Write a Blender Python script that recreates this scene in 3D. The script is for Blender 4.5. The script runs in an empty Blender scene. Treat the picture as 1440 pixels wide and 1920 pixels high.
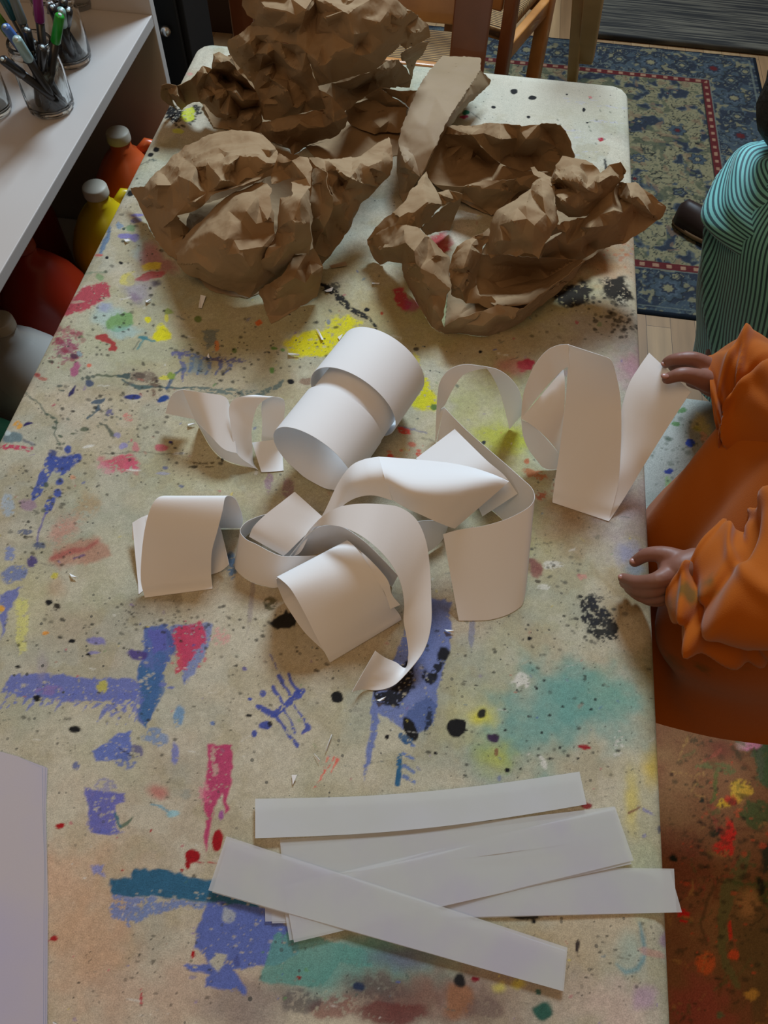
import bpy, bmesh, math, random
import numpy as np
from mathutils import Vector, Matrix
from mathutils.geometry import delaunay_2d_cdt
random.seed(7)
sc = bpy.context.scene
COL = sc.collection
PI = math.pi
TZ = 0.58            # height of the table top above the floor
CH = 0.73            # camera height above the table top
FPX = 1440.0         # focal length for a 1440 x 1920 frame

# ---------------------------------------------------------------- camera
AX = np.array([0.98988253, 0.13190939, -0.0522732])
AY = np.array([0.13971509, -0.8419101, 0.52121692])
AZ = np.array([0.02474408, -0.52324687, -0.85182184])
def P(px, py, dz=0.0):
    """world point seen at a photo position, at height dz above the table top"""
    d = np.array([px-720.0, py-960.0, FPX])
    t = (dz-CH)/d.dot(AZ)
    p = d*t
    return Vector((p.dot(AX), p.dot(AY), TZ+dz))
cam_d = bpy.data.cameras.new('camera')
cam = bpy.data.objects.new('camera', cam_d); COL.objects.link(cam)
cam_d.sensor_fit = 'VERTICAL'; cam_d.sensor_height = 32.0; cam_d.lens = 24.0
cam_d.clip_start = 0.02; cam_d.clip_end = 50
r = Vector((AX[0], AY[0], AZ[0])); u = -Vector((AX[1], AY[1], AZ[1])); b = -Vector((AX[2], AY[2], AZ[2]))
M = Matrix(((r.x, u.x, b.x, 0), (r.y, u.y, b.y, 0), (r.z, u.z, b.z, TZ+CH), (0, 0, 0, 1)))
cam.matrix_world = M
sc.camera = cam

# ---------------------------------------------------------------- colour
def lin(c):
    c = c/255.0
    return c/12.92 if c <= 0.04045 else ((c+0.055)/1.055)**2.4
GAIN = 1.45
def A(r_, g, b_, k=GAIN):
    """surface colour from a colour read in the photo"""
    return tuple(min(0.86, lin(v)*k*.72) for v in (r_, g, b_)) + (1.0,)

MATS = {}
def mat(name, color=(.8, .8, .8, 1), rough=.7, spec=.3, metal=0.0, bump=None, var=None, trans=0, coat=0, sheen=0):
    if name in MATS: return MATS[name]
    m = bpy.data.materials.new(name); m.use_nodes = True
    nt = m.node_tree; bs = nt.nodes['Principled BSDF']
    bs.inputs['Base Color'].default_value = color
    bs.inputs['Roughness'].default_value = rough
    bs.inputs['Specular IOR Level'].default_value = spec
    bs.inputs['Metallic'].default_value = metal
    if trans: bs.inputs['Transmission Weight'].default_value = trans
    if coat: bs.inputs['Coat Weight'].default_value = coat
    if sheen: bs.inputs['Sheen Weight'].default_value = sheen
    tc = nt.nodes.new('ShaderNodeTexCoord')
    if var:      # (scale, strength, second colour)
        n = nt.nodes.new('ShaderNodeTexNoise'); n.inputs['Scale'].default_value = var[0]; n.inputs['Detail'].default_value = 6
        mx = nt.nodes.new('ShaderNodeMix'); mx.data_type = 'RGBA'
        mx.inputs[6].default_value = color; mx.inputs[7].default_value = var[2]
        mr = nt.nodes.new('ShaderNodeMapRange'); mr.inputs[1].default_value = .35; mr.inputs[2].default_value = .7; mr.inputs[4].default_value = var[1]
        nt.links.new(tc.outputs['Object'], n.inputs['Vector']); nt.links.new(n.outputs['Fac'], mr.inputs[0])
        nt.links.new(mr.outputs[0], mx.inputs[0]); nt.links.new(mx.outputs[2], bs.inputs['Base Color'])
    if bump:     # (scale, strength, distance)
        n2 = nt.nodes.new('ShaderNodeTexNoise'); n2.inputs['Scale'].default_value = bump[0]; n2.inputs['Detail'].default_value = 5
        bp = nt.nodes.new('ShaderNodeBump'); bp.inputs['Strength'].default_value = bump[1]; bp.inputs['Distance'].default_value = bump[2]
        nt.links.new(tc.outputs['Object'], n2.inputs['Vector']); nt.links.new(n2.outputs['Fac'], bp.inputs['Height'])
        nt.links.new(bp.outputs['Normal'], bs.inputs['Normal'])
    MATS[name] = m
    return m

# ---------------------------------------------------------------- object helpers
def tag(o, label=None, cat=None, group=None, kind=None):
    if label: o['label'] = label
    if cat: o['category'] = cat
    if group: o['group'] = group
    if kind: o['kind'] = kind
    return o
def empty(name, loc=(0, 0, 0), rz=0, label=None, cat=None, group=None):
    o = bpy.data.objects.new(name, None); COL.objects.link(o)
    o.location = loc; o.rotation_euler = (0, 0, rz); o.empty_display_size = .02
    return tag(o, label, cat, group)
def link(name, me, m, parent=None, smooth=True):
    """world-space mesh data -> one mesh object, moved under its parent"""
    o = bpy.data.objects.new(name, me); COL.objects.link(o)
    if isinstance(m, (list, tuple)):
        for q in m: me.materials.append(q)
    else: me.materials.append(m)
    if smooth and len(me.polygons): me.polygons.foreach_set('use_smooth', [True]*len(me.polygons))
    if parent is not None:
        o.parent = parent
        me.transform(parent_inv(parent))
    return o
def world_of(p):
    m = Matrix.LocRotScale(p.location, p.rotation_euler, p.scale)
    return (world_of(p.parent) @ m) if p.parent else m
def parent_inv(p): return world_of(p).inverted()
def recenter(o):
    """put a top-level mesh's origin at the middle of its own base"""
    me = o.data; n = len(me.vertices); co = np.empty(n*3); me.vertices.foreach_get('co', co); co = co.reshape(-1, 3)
    c = Vector(((co[:, 0].min()+co[:, 0].max())/2, (co[:, 1].min()+co[:, 1].max())/2, co[:, 2].min()))
    me.transform(Matrix.Translation(-c)); o.location = c
    return o
def mesh(verts, faces):
    me = bpy.data.meshes.new('m'); me.from_pydata([tuple(v) for v in verts], [], [tuple(f) for f in faces]); me.update(); return me
def bm_mesh(bm):
    bmesh.ops.recalc_face_normals(bm, faces=bm.faces)
    me = bpy.data.meshes.new('m'); bm.to_mesh(me); bm.free(); return me
def bx(bm, c, s, rot=None, bev=0.0):
    r0 = bmesh.ops.create_cube(bm, size=1.0)
    vs = r0['verts']
    bmesh.ops.scale(bm, vec=Vector(s), verts=vs)
    if bev:
        es = list({e for v in vs for e in v.link_edges})
        rr = bmesh.ops.bevel(bm, geom=es, offset=bev, segments=2, profile=.6, affect='EDGES')
        vs = list({v for f in rr['faces'] for v in f.verts} | {v for v in vs if v.is_valid})
    if rot is not None: bmesh.ops.rotate(bm, cent=(0, 0, 0), matrix=rot, verts=vs)
    bmesh.ops.translate(bm, vec=Vector(c), verts=vs)
def sweep(bm, pts, rad, n=12, cap=True, flat=1.0):
    """round tube along points, radius per point"""
    pts = [Vector(p) for p in pts]
    if not hasattr(rad, '__len__'): rad = [rad]*len(pts)
    rings = []; ref = Vector((0.13, 0.31, 1)).normalized()
    for i, p in enumerate(pts):
        t = (pts[min(i+1, len(pts)-1)]-pts[max(i-1, 0)]).normalized()
        if abs(t.dot(ref)) > .97: ref = Vector((1, .2, .1)).normalized()
        a = t.cross(ref).normalized(); b2 = t.cross(a).normalized(); ref = b2.cross(t)*-1 if False else ref
        rings.append([bm.verts.new(p + (a*math.cos(2*PI*k/n)*flat + b2*math.sin(2*PI*k/n))*rad[i]) for k in range(n)])
    for i in range(len(rings)-1):
        for k in range(n):
            bm.faces.new((rings[i][k], rings[i][(k+1) % n], rings[i+1][(k+1) % n], rings[i+1][k]))
    if cap: bm.faces.new(rings[0][::-1]); bm.faces.new(rings[-1])
def lathe(bm, prof, org=(0, 0, 0), n=40, axis=None, shape=None):
    """revolve (radius, z) pairs about z; axis = tilt matrix"""
    org = Vector(org); rings = []
    for r_, z in prof:
        ring = []
        for k in range(n):
            a = 2*PI*k/n; q = r_*(shape(a, z) if shape else 1)
            v = Vector((math.cos(a)*q, math.sin(a)*q, z))
            if axis is not None: v = axis @ v
            ring.append(bm.verts.new(v+org))
        rings.append(ring)
    for i in range(len(rings)-1):
        for k in range(n):
            bm.faces.new((rings[i][k], rings[i][(k+1) % n], rings[i+1][(k+1) % n], rings[i+1][k]))
    if prof[0][0] > 1e-6: bm.faces.new(rings[0][::-1])
    if prof[-1][0] > 1e-6: bm.faces.new(rings[-1])
    bmesh.ops.remove_doubles(bm, verts=bm.verts, dist=1e-6)
def solid(o, t, ang=35):
    md = o.modifiers.new('thickness', 'SOLIDIFY'); md.thickness = t; md.offset = 0
    es = o.modifiers.new('crisp_edges', 'EDGE_SPLIT'); es.split_angle = math.radians(ang)
    return o

# ---------------------------------------------------------------- numpy noise
rng = np.random.RandomState(11)
TAB = rng.rand(256, 256)
def vn(x, y, seed=0):
    """value noise 0..1"""
    x = x+seed*17.31; y = y+seed*9.77
    xi = np.floor(x).astype(int); yi = np.floor(y).astype(int)
    fx = x-xi; fy = y-yi; fx = fx*fx*(3-2*fx); fy = fy*fy*(3-2*fy)
    a = TAB[xi & 255, yi & 255]; b1 = TAB[(xi+1) & 255, yi & 255]; c = TAB[xi & 255, (yi+1) & 255]; d = TAB[(xi+1) & 255, (yi+1) & 255]
    return (a*(1-fx)+b1*fx)*(1-fy)+(c*(1-fx)+d*fx)*fy
def fbm(x, y, seed=0, o=4):
    s = 0; a = .5; t = 0
    for k in range(o):
        s = s+a*vn(x*2**k, y*2**k, seed+k*3); t += a; a *= .55
    return s/t
def sstep(a, b1, x):
    t = np.clip((x-a)/(b1-a), 0, 1); return t*t*(3-2*t)

# ---------------------------------------------------------------- paper ribbons
def catmull(rows, n):
    out = []
    m = len(rows)
    for i in range(m-1):
        p0 = rows[i-1] if i > 0 else [2*a-b_ for a, b_ in zip(rows[0], rows[1])]
        p1 = rows[i]; p2 = rows[i+1]
        p3 = rows[i+2] if i+2 < m else [2*a-b_ for a, b_ in zip(rows[-1], rows[-2])]
        for k in range(n):
            t = k/n
            out.append([.5*((2*b_)+(c-a)*t+(2*a-5*b_+4*c-d)*t*t+(3*b_-a-3*c+d)*t**3) for a, b_, c, d in zip(p0, p1, p2, p3)])
    out.append(list(rows[-1]))
    return out
def strip_geo(rows, n=10, m=6, V=None, F=None):
    """rows of world points across the strip -> smooth grid"""
    V = V if V is not None else []; F = F if F is not None else []
    g = catmull(rows, n)
    g = [catmull([[p] for p in row], m) if len(row) > 2 else [[row[0].lerp(row[1], k/m)] for k in range(m+1)] for row in g]
    w = len(g[0]); off = len(V)
    for row in g: V.extend(q[0] for q in row)
    for i in range(len(g)-1):
        for k in range(w-1):
            a = off+i*w+k; F.append((a, a+1, a+w+1, a+w))
    return V, F
def seat(z, lo=.0003, k=.007):
    """settle heights near the table top onto it, so edges that touch it really touch"""
    h = z-TZ
    return TZ+(h if h > k else max(lo, h*abs(h)/k if h > 0 else lo))
def clampz(V): return [Vector((v.x, v.y, seat(v.z))) for v in V]
# ================================================================ PAINTED CLOTH
def ZT(x0, y0, s): return lambda x, y: (x0+x/s, y0+y/s)
class Canvas:
    def __init__(self, X, Y, Z, U=None, V=None):
        self.X, self.Y = X, Y
        d = np.stack([X, Y, Z-TZ-CH], 1)
        c = d @ np.stack([AX, AY, AZ])
        self.U = 720+FPX*c[:, 0]/c[:, 2]; self.V = 960+FPX*c[:, 1]/c[:, 2]
        self.C = np.zeros((len(X), 3)); self.S = np.zeros(len(X))
        self.wu = (fbm(X*45, Y*45, 1, 3)-.5); self.wv = (fbm(X*45, Y*45, 5, 3)-.5)
        self.fu = (vn(X*260, Y*260, 2)-.5); self.fv = (vn(X*260, Y*260, 8)-.5)
        self.dry = fbm(X*190, Y*300, 4, 3)
        self.dry2 = fbm(X*480, Y*480, 6, 2)
    def base(self, col): self.C[:] = col[:3]
    def _put(self, idx, a, col):
        a = np.clip(a, 0, 1)[:, None]
        self.C[idx] = self.C[idx]*(1-a)+np.array(col[:3])*a
    def _sel(self, x0, x1, y0, y1, m):
        return np.nonzero((self.U > x0-m) & (self.U < x1+m) & (self.V > y0-m) & (self.V < y1+m))[0]
    def blob(self, x, y, rx, ry, col, a=1, ang=0, soft=.25, warp=.5, dry=0):
        R = max(rx, ry)
        i = self._sel(x-R, x+R, y-R, y+R, R*.6+6)
        if not len(i): return
        w = warp*min(rx, ry)
        du = self.U[i]-x+self.wu[i]*w*2.4+self.fu[i]*min(4, w); dv = self.V[i]-y+self.wv[i]*w*2.4+self.fv[i]*min(4, w)
        c, s = math.cos(ang), math.sin(ang)
        q = np.sqrt(((du*c+dv*s)/rx)**2+((-du*s+dv*c)/ry)**2)
        al = 1-sstep(1-soft, 1+soft*.6, q)
        if dry: al = al*sstep(.25+dry*.5, .36+dry*.5, self.dry[i]*.55+self.dry2[i]*.45+(1-q)*.14)
        self._put(i, al*a, col)
    def poly(self, pts, col, a=1, soft=3, warp=8, dry=0):
        pts = np.array(pts, float); x0, y0 = pts.min(0); x1, y1 = pts.max(0)
        i = self._sel(x0, x1, y0, y1, soft+warp)
        if not len(i): return
        pu = self.U[i]+self.wu[i]*warp*2+self.fu[i]*min(5, warp); pv = self.V[i]+self.wv[i]*warp*2+self.fv[i]*min(5, warp)
        ins = np.zeros(len(i), bool); dd = np.full(len(i), 1e9); n = len(pts)
        for k in range(n):
            ax, ay = pts[k]; bx_, by = pts[(k+1) % n]
            cond = ((ay > pv) != (by > pv))
            xx = (bx_-ax)*(pv-ay)/((by-ay) if by != ay else 1e-9)+ax
            ins ^= cond & (pu < xx)
            ex, ey = bx_-ax, by-ay; L = ex*ex+ey*ey+1e-9
            t = np.clip(((pu-ax)*ex+(pv-ay)*ey)/L, 0, 1)
            dd = np.minimum(dd, np.hypot(pu-ax-t*ex, pv-ay-t*ey))
        sd = np.where(ins, dd, -dd)
        al = sstep(-soft*.5, soft, sd)
        if dry: al = al*sstep(.25+dry*.5, .36+dry*.5, self.dry[i]*.5+self.dry2[i]*.5+np.clip(sd/70, -.05, .12))
        self._put(i, al*a, col)
    def stroke(self, pts, w, col, a=1, dry=0, warp=3, soft=1.5):
        pts = [np.array(p, float) for p in pts]
        arr = np.array([p[:2] for p in pts]); x0, y0 = arr.min(0); x1, y1 = arr.max(0)
        i = self._sel(x0, x1, y0, y1, w+6+warp)
        if not len(i): return
        pu = self.U[i]+self.wu[i]*warp*2+self.fu[i]*min(3, warp); pv = self.V[i]+self.wv[i]*warp*2+self.fv[i]*min(3, warp); q = np.full(len(i), 1e9)
        for p, r_ in zip(pts[:-1], pts[1:]):
            e = r_[:2]-p[:2]; L = e.dot(e)+1e-9
            t = np.clip(((pu-p[0])*e[0]+(pv-p[1])*e[1])/L, 0, 1)
            wa = (p[2] if len(p) > 2 else w); wb = (r_[2] if len(r_) > 2 else w)
            q = np.minimum(q, np.hypot(pu-p[0]-t*e[0], pv-p[1]-t*e[1])-(wa+(wb-wa)*t))
        al = 1-sstep(-soft, soft*.6, q)
        if dry: al = al*sstep(.26+dry*.5, .36+dry*.5, self.dry[i]*.6+self.dry2[i]*.4)
        self._put(i, al*a, col)
    def spatter(self, x, y, rx, ry, n, col, r0=1.2, r1=4, a=.9, seed=0):
        rd = random.Random(seed*131+int(x)+int(y)*3)
        for _ in range(n):
            t = rd.random()**.6; an = rd.random()*2*PI
            r_ = r0+(r1-r0)*rd.random()**3.2
            self.blob(x+rx*t*math.cos(an), y+ry*t*math.sin(an), r_*(1+rd.random()*.8), r_, col, a=a*(.55+.45*rd.random()), ang=rd.random()*.6-.2, warp=.3, soft=.35)
    def speck(self, x, y, rx, ry, d):
        q = np.hypot((self.U-x)/rx, (self.V-y)/ry)+(self.wu*.5)
        self.S = np.maximum(self.S, d*(1-sstep(.4, 1.0, q)))

def paint_table(c):
    CREAM = A(172, 162, 140); c.base(CREAM)
    BLK = A(22, 20, 20); BLU = A(62, 76, 138); BLU2 = A(84, 96, 150); TEAL = A(32, 84, 108); NAVY = A(40, 50, 110)
    YEL = A(196, 186, 20); RED = A(150, 26, 34); PNK = A(168, 52, 84); GRN = A(84, 124, 72); PUR = A(62, 48, 104); LAV = A(120, 114, 158)
    AQ = A(92, 142, 134); DGR = A(66, 76, 70); OCH = A(150, 122, 68); WHT = A(196, 192, 182); GRY = A(120, 120, 112); PEACH = A(176, 146, 120)
    # broad soft tints on the cotton, one of them a painted-in shadow
    n = fbm(c.X*5, c.Y*5, 21, 4); n2 = fbm(c.X*9, c.Y*9, 31, 4); n3 = fbm(c.X*16, c.Y*16, 33, 3)
    def allmix(m, col): c.C[:] = c.C*(1-m[:, None])+np.array(col[:3])*m[:, None]
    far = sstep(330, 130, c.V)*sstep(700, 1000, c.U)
    allmix(.55*sstep(560, 120, c.V), A(192, 188, 174))  # cloth colour gets paler toward the far end
    allmix(.6*sstep(.48, .68, n)*(1-far), A(150, 150, 122)); allmix(.45*sstep(.5, .66, n2)*(1-far), A(158, 140, 120))
    n4 = fbm(c.X*30, c.Y*30, 35, 4); allmix(.4*sstep(.5, .7, n3)*(1-far), A(140, 146, 134)); allmix(.4*sstep(.52, .66, n4)*(1-far), A(148, 136, 104)); allmix(.35*sstep(.52, .66, 1-n4)*(1-far), A(182, 176, 158))
    allmix(.25*sstep(.5, .62, 1-n3)*(1-far), A(182, 172, 150))
    W = lambda x, y, rx, ry, col, a, ang=0: c.blob(x, y, rx, ry, col, a, ang, soft=.95, warp=.6)
    W(300, 640, 330, 70, A(160, 160, 118), .45); W(520, 560, 230, 90, A(160, 152, 112), .4); W(760, 600, 160, 60, A(140, 150, 96), .55)
    W(500, 830, 260, 120, A(168, 158, 112), .4); W(930, 800, 120, 110, A(160, 160, 88), .6); W(960, 1010, 110, 60, A(150, 136, 60), .55)  # first wash paints the curls' shadow into the cloth colour
    W(1100, 480, 120, 70, A(164, 116, 70), .75); W(900, 640, 150, 40, A(158, 132, 78), .6); W(700, 590, 90, 60, A(166, 134, 90), .5)
    W(980, 570, 180, 50, A(156, 146, 88), .6); W(1130, 620, 70, 50, A(150, 144, 140), .6)
    W(1170, 950, 60, 70, A(150, 132, 140), .75); W(1130, 830, 90, 100, A(156, 138, 120), .5); W(1190, 690, 40, 45, A(160, 116, 128), .8)
    W(1080, 1320, 135, 75, AQ, .9, .3); W(960, 1400, 95, 60, AQ, .7); W(1150, 1300, 60, 45, A(104, 146, 130), .7); W(1000, 1350, 80, 60, AQ, .6)
    W(890, 1340, 60, 60, A(176, 168, 110), .5); W(930, 1420, 40, 30, A(170, 168, 40), .6); W(905, 1350, 26, 18, YEL, .75)
    W(1190, 1090, 60, 60, A(150, 126, 80), .7); W(1200, 1120, 45, 40, A(90, 72, 44), .5)
    pass
    W(150, 1750, 110, 200, A(180, 142, 112), .8); W(100, 1640, 60, 60, A(186, 150, 122), .7); W(330, 1860, 190, 90, A(170, 142, 122), .7)
    W(840, 1850, 230, 90, A(112, 84, 76), .75); W(700, 1800, 130, 60, A(84, 128, 118), .9); W(610, 1840, 100, 40, A(88, 134, 124), .85)
    W(760, 1890, 120, 50, A(100, 60, 54), .7); W(470, 1880, 100, 50, A(104, 92, 92), .6); W(1010, 1780, 120, 70, A(164, 142, 106), .6)
    W(1130, 1730, 110, 60, A(168, 148, 120), .6); W(1150, 1890, 90, 60, A(182, 156, 144), .7); W(1200, 1560, 60, 150, A(166, 160, 120), .5); W(1185, 1500, 14, 60, A(190, 170, 70), .6)
    W(1225, 1440, 22, 40, A(196, 166, 60), .8); W(1225, 1300, 25, 120, A(122, 120, 84), .55); W(1190, 1660, 60, 60, A(150, 160, 130), .6)
    W(1060, 980, 60, 60, A(146, 108, 76), .5)
    W(40, 1110, 60, 90, A(170, 164, 124), .5); W(60, 1330, 90, 60, A(150, 152, 132), .6); W(120, 1180, 60, 40, A(160, 146, 128), .5)
    pass
    # far end of the table
    for (x, y, rx, ry) in [(964, 171, 7, 5), (998, 183, 8, 4), (925, 201, 4.5, 3), (991, 220, 4, 3), (1063, 177, 2, 1.5), (1095, 206, 3, 4), (1101, 230, 2.5, 1.5), (345, 110, 2, 2)]:
        c.blob(x, y, rx, ry, BLK, warp=.25, soft=.15)
    c.blob(1127, 261, 7, 4, RED); c.blob(1108, 182, 5, 3, A(190, 70, 84), .7, dry=.4); c.blob(872, 211, 8, 5, A(30, 96, 66)); c.blob(869, 219, 9, 3.5, A(160, 54, 84))
    c.stroke([(882, 212), (900, 223)], 1, DGR, .8)
    for k in range(12):
        x = 1050+random.random()*100; y = 175+random.random()*130
        c.stroke([(x, y), (x+25+random.random()*40, y+4)], 1.2, A(156, 156, 190), .45, dry=.42)
    for k in range(10):
        c.blob(1030+random.random()*130, 170+random.random()*130, 3, 1.5, A(110, 112, 96), .7, ang=random.random())
    c.blob(352, 97, 4, 3, A(200, 120, 120), .5); c.blob(357, 138, 6, 3, A(200, 120, 120), .5)
    # black and yellow by the shelf
    c.blob(328, 210, 18, 14, BLK, ang=.4, warp=.8, dry=.28); c.blob(365, 209, 12, 12, BLK, .95, warp=.9, dry=.38); c.spatter(335, 222, 35, 18, 34, BLK, 1, 3.5)
    c.blob(352, 214, 14, 12, A(186, 190, 50), .85, dry=.3); c.blob(333, 246, 12, 5, A(190, 196, 70), .8)
    for x, y, q in [(293, 281, 5.5), (283, 290, 4.5), (243, 362, 5.5), (250, 290, 2.5)]: c.blob(x, y, q*1.2, q, BLK, warp=.3)
    c.blob(287, 301, 9, 3, DGR, .8, dry=.35); c.stroke([(262, 308), (280, 304)], 1.2, BLK, .6)
    # left upper area beside jugs
    c.stroke([(206, 428, 3), (200, 448, 6), (190, 472, 3)], 5, A(88, 112, 140), .9)
    c.blob(257, 404, 14, 3.5, LAV); c.blob(255, 413, 11, 5, A(100, 96, 124), .9); c.blob(225, 423, 7, 6, A(116, 132, 150), .9); c.blob(246, 427, 9, 7, A(110, 136, 100), .9)
    c.blob(235, 442, 14, 5, LAV); c.blob(252, 446, 8, 9, A(110, 100, 150), .9); c.blob(233, 429, 3, 3, DGR); c.blob(201, 483, 3, 3, BLK); c.blob(226, 492, 4, 3, BLK); c.blob(186, 478, 8, 3, A(170, 70, 70), .8)
    c.blob(268, 465, 18, 26, A(150, 172, 176), .6, soft=.6); c.blob(285, 480, 22, 26, A(160, 100, 116), .7, soft=.6); c.blob(308, 500, 26, 14, A(150, 84, 92), .7, soft=.6)
    c.blob(285, 500, 18, 10, A(196, 176, 60), .9, warp=.8); c.blob(242, 523, 18, 16, A(190, 178, 90), .85, warp=.8); c.blob(246, 522, 8, 8, A(164, 156, 120), .8)
    c.blob(283, 518, 30, 7, A(156, 56, 62), .85, ang=-.2); c.blob(292, 532, 10, 7, A(48, 36, 48), .85, soft=.7); c.blob(260, 545, 30, 22, A(140, 132, 150), .6, soft=.7); c.blob(255, 558, 12, 10, A(120, 96, 118), .6, soft=.7)
    c.blob(188, 520, 9, 6, A(110, 134, 92), .8); c.stroke([(160, 514), (200, 509)], 2, A(104, 122, 100), .6)
    c.poly([(132, 560), (160, 535), (200, 526), (208, 540), (206, 562), (180, 572), (160, 585), (130, 592), (108, 596)], A(160, 58, 72), .95, warp=7, dry=.16)
    c.blob(198, 560, 12, 4, CREAM, .8, dry=.3); c.blob(146, 566, 14, 3, CREAM, .6, ang=-.1)
    c.blob(200, 595, 30, 22, A(150, 176, 172), .6, soft=.6); c.blob(226, 604, 27, 17, A(108, 142, 86), .95, ang=-.15, warp=.25, soft=.12)
    c.blob(235, 622, 32, 12, A(140, 176, 180), .5, soft=.6); c.blob(196, 577, 16, 8, A(130, 130, 170), .6, soft=.7)
    c.blob(122, 636, 36, 22, A(150, 78, 90), .65, dry=.5); c.blob(127, 658, 26, 22, A(130, 66, 90), .75, dry=.46); c.spatter(118, 650, 44, 40, 50, A(128, 50, 66), 1.2, 6, .8); c.blob(138, 668, 8, 6, A(72, 36, 58), .9)
    c.blob(139, 694, 8, 14, A(150, 76, 108), .9, ang=.3); c.stroke([(182, 631, 4), (198, 633, 7), (212, 642, 5), (214, 653, 6), (206, 656, 3)], 5, RED, .9)
    c.blob(149, 664, 5, 5, A(120, 140, 150), .8); c.blob(70, 704, 6, 4, RED, .8); c.blob(80, 710, 9, 4, A(150, 70, 60), .7); c.blob(166, 686, 5, 4, A(200, 90, 66), .8)
    c.blob(300, 626, 18, 14, YEL, .98, warp=.7); c.blob(277, 600, 6, 6, YEL, .95); c.blob(317, 585, 10, 6, A(120, 130, 60), .9); c.blob(312, 597, 4, 8, YEL, .7)
    c.stroke([(262, 634), (275, 636), (290, 640)], 2.5, A(76, 122, 124), .9); c.stroke([(270, 638), (258, 655)], 2, A(76, 122, 124), .8); c.blob(270, 634, 8, 4, A(66, 116, 122), .9)
    c.stroke([(250, 656), (262, 640)], 1.2, DGR, .9)
    # green-black line at left
    c.stroke([(48, 738), (62, 748), (76, 762), (86, 776), (100, 784), (104, 800), (102, 812), (110, 826), (116, 834), (122, 830)], 1.6, A(84, 92, 80), .9, warp=5)
    for x, y in [(88, 777), (98, 784), (104, 792), (101, 802), (114, 818), (110, 833)]: c.blob(x, y, 5, 2.5, A(74, 84, 70), .9, ang=.3)
    c.stroke([(182, 702), (205, 703), (222, 706)], 2, A(80, 86, 68), .9); c.stroke([(222, 706, 3), (240, 705, 4), (246, 700, 1)], 3, A(70, 82, 78)); c.stroke([(232, 712, 2), (260, 728, 4), (290, 724, 3), (325, 727, 2), (372, 726, 1.5)], 3, A(62, 84, 84), .9)
    c.blob(272, 708, 30, 14, A(110, 96, 82), .85, warp=.8, dry=.33); c.blob(262, 704, 10, 7, A(76, 62, 54), .7); c.blob(290, 716, 12, 12, A(92, 72, 58), .7, dry=.35); c.blob(286, 736, 5, 8, A(90, 60, 50), .7, dry=.4)
    c.blob(249, 744, 17, 5, NAVY, .98, warp=.2); c.blob(305, 747, 12, 6, A(30, 60, 120), .98, ang=-.3); c.blob(168, 718, 9, 7, A(64, 74, 96), .95); c.blob(166, 708, 6, 4, DGR, .9); c.blob(155, 710, 4, 3, DGR, .8); c.blob(176, 706, 5, 3, DGR, .8)
    c.stroke([(130, 742, 2), (136, 734, 4), (142, 724, 1.5)], 3, A(48, 42, 84)); c.blob(112, 724, 6, 3, DGR, .8); c.blob(116, 733, 6, 2, DGR, .8)
    c.stroke([(172, 756, 3), (186, 754, 5), (194, 748, 2)], 4, A(78, 88, 98)); c.stroke([(184, 762, 3), (176, 776, 1.5), (166, 786, 2.5)], 2, A(84, 94, 98)); c.blob(182, 767, 6, 4, A(78, 90, 100))
    c.blob(207, 774, 8, 7, A(88, 84, 120), .85, dry=.35); c.blob(240, 782, 9, 9, A(186, 100, 96), .7, dry=.4); c.blob(159, 806, 9, 4, A(92, 96, 76), .95, ang=-.1); c.blob(137, 813, 5, 2, A(92, 96, 76), .9)
    c.stroke([(186, 795, 1), (200, 800, 3), (210, 815, 4), (214, 818, 2)], 2.5, A(82, 86, 74), .9); c.blob(219, 816, 6, 5, A(130, 124, 160), .8); c.spatter(180, 800, 60, 30, 30, A(84, 90, 80), 1, 3)
    c.blob(32, 800, 11, 9, A(196, 140, 54), .9, warp=.8, dry=.3); c.stroke([(44, 802, 1), (54, 793, 4), (63, 794, 1)], 3, A(44, 38, 84)); c.blob(22, 822, 20, 10, A(92, 112, 118), .9, warp=.6); c.blob(14, 813, 8, 5, A(176, 190, 190), .9)
    c.stroke([(0, 838, 4), (20, 838, 5), (52, 842, 5), (60, 838, 3)], 5, A(170, 50, 78), .92, dry=.22); c.stroke([(44, 826), (64, 832)], 3, A(96, 98, 104), .8)
    # blue print
    c.blob(128, 842, 8, 7, BLU, .98); c.blob(98, 850, 9, 8, A(66, 72, 110), .95); c.blob(122, 866, 30, 16, BLU, .98, ang=-.25, warp=.6); c.blob(146, 858, 10, 9, BLU, .98); c.blob(98, 862, 12, 12, BLU, .98)
    c.stroke([(96, 866, 12), (84, 890, 10), (76, 912, 9), (66, 928, 7), (60, 938, 2)], 8, BLU, .95, dry=.2); c.stroke([(126, 878, 8), (114, 890, 3)], 6, BLU, .95); c.blob(111, 905, 8, 7, BLU, .97); c.blob(106, 925, 8, 8, BLU, .96, dry=.2); c.stroke([(98, 932, 7), (90, 952, 9), (86, 962, 4)], 8, BLU, .95, dry=.22)
    c.blob(88, 910, 5, 6, DGR, .9); c.blob(80, 957, 5, 5, DGR, .7); c.stroke([(86, 962), (76, 985), (68, 1020)], 2.2, A(90, 80, 140), .7); c.blob(50, 947, 16, 11, A(136, 108, 128), .75, warp=.5)
    # pink patches
    c.blob(225, 864, 32, 20, A(178, 74, 92), .9, warp=.7, dry=.24); c.blob(200, 874, 18, 16, A(184, 120, 130), .6, dry=.4); c.blob(248, 873, 18, 9, A(184, 86, 104), .8, dry=.3); c.blob(254, 838, 7, 10, A(180, 96, 108), .7, dry=.35); c.blob(303, 838, 13, 6, A(178, 82, 96), .85)
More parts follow.
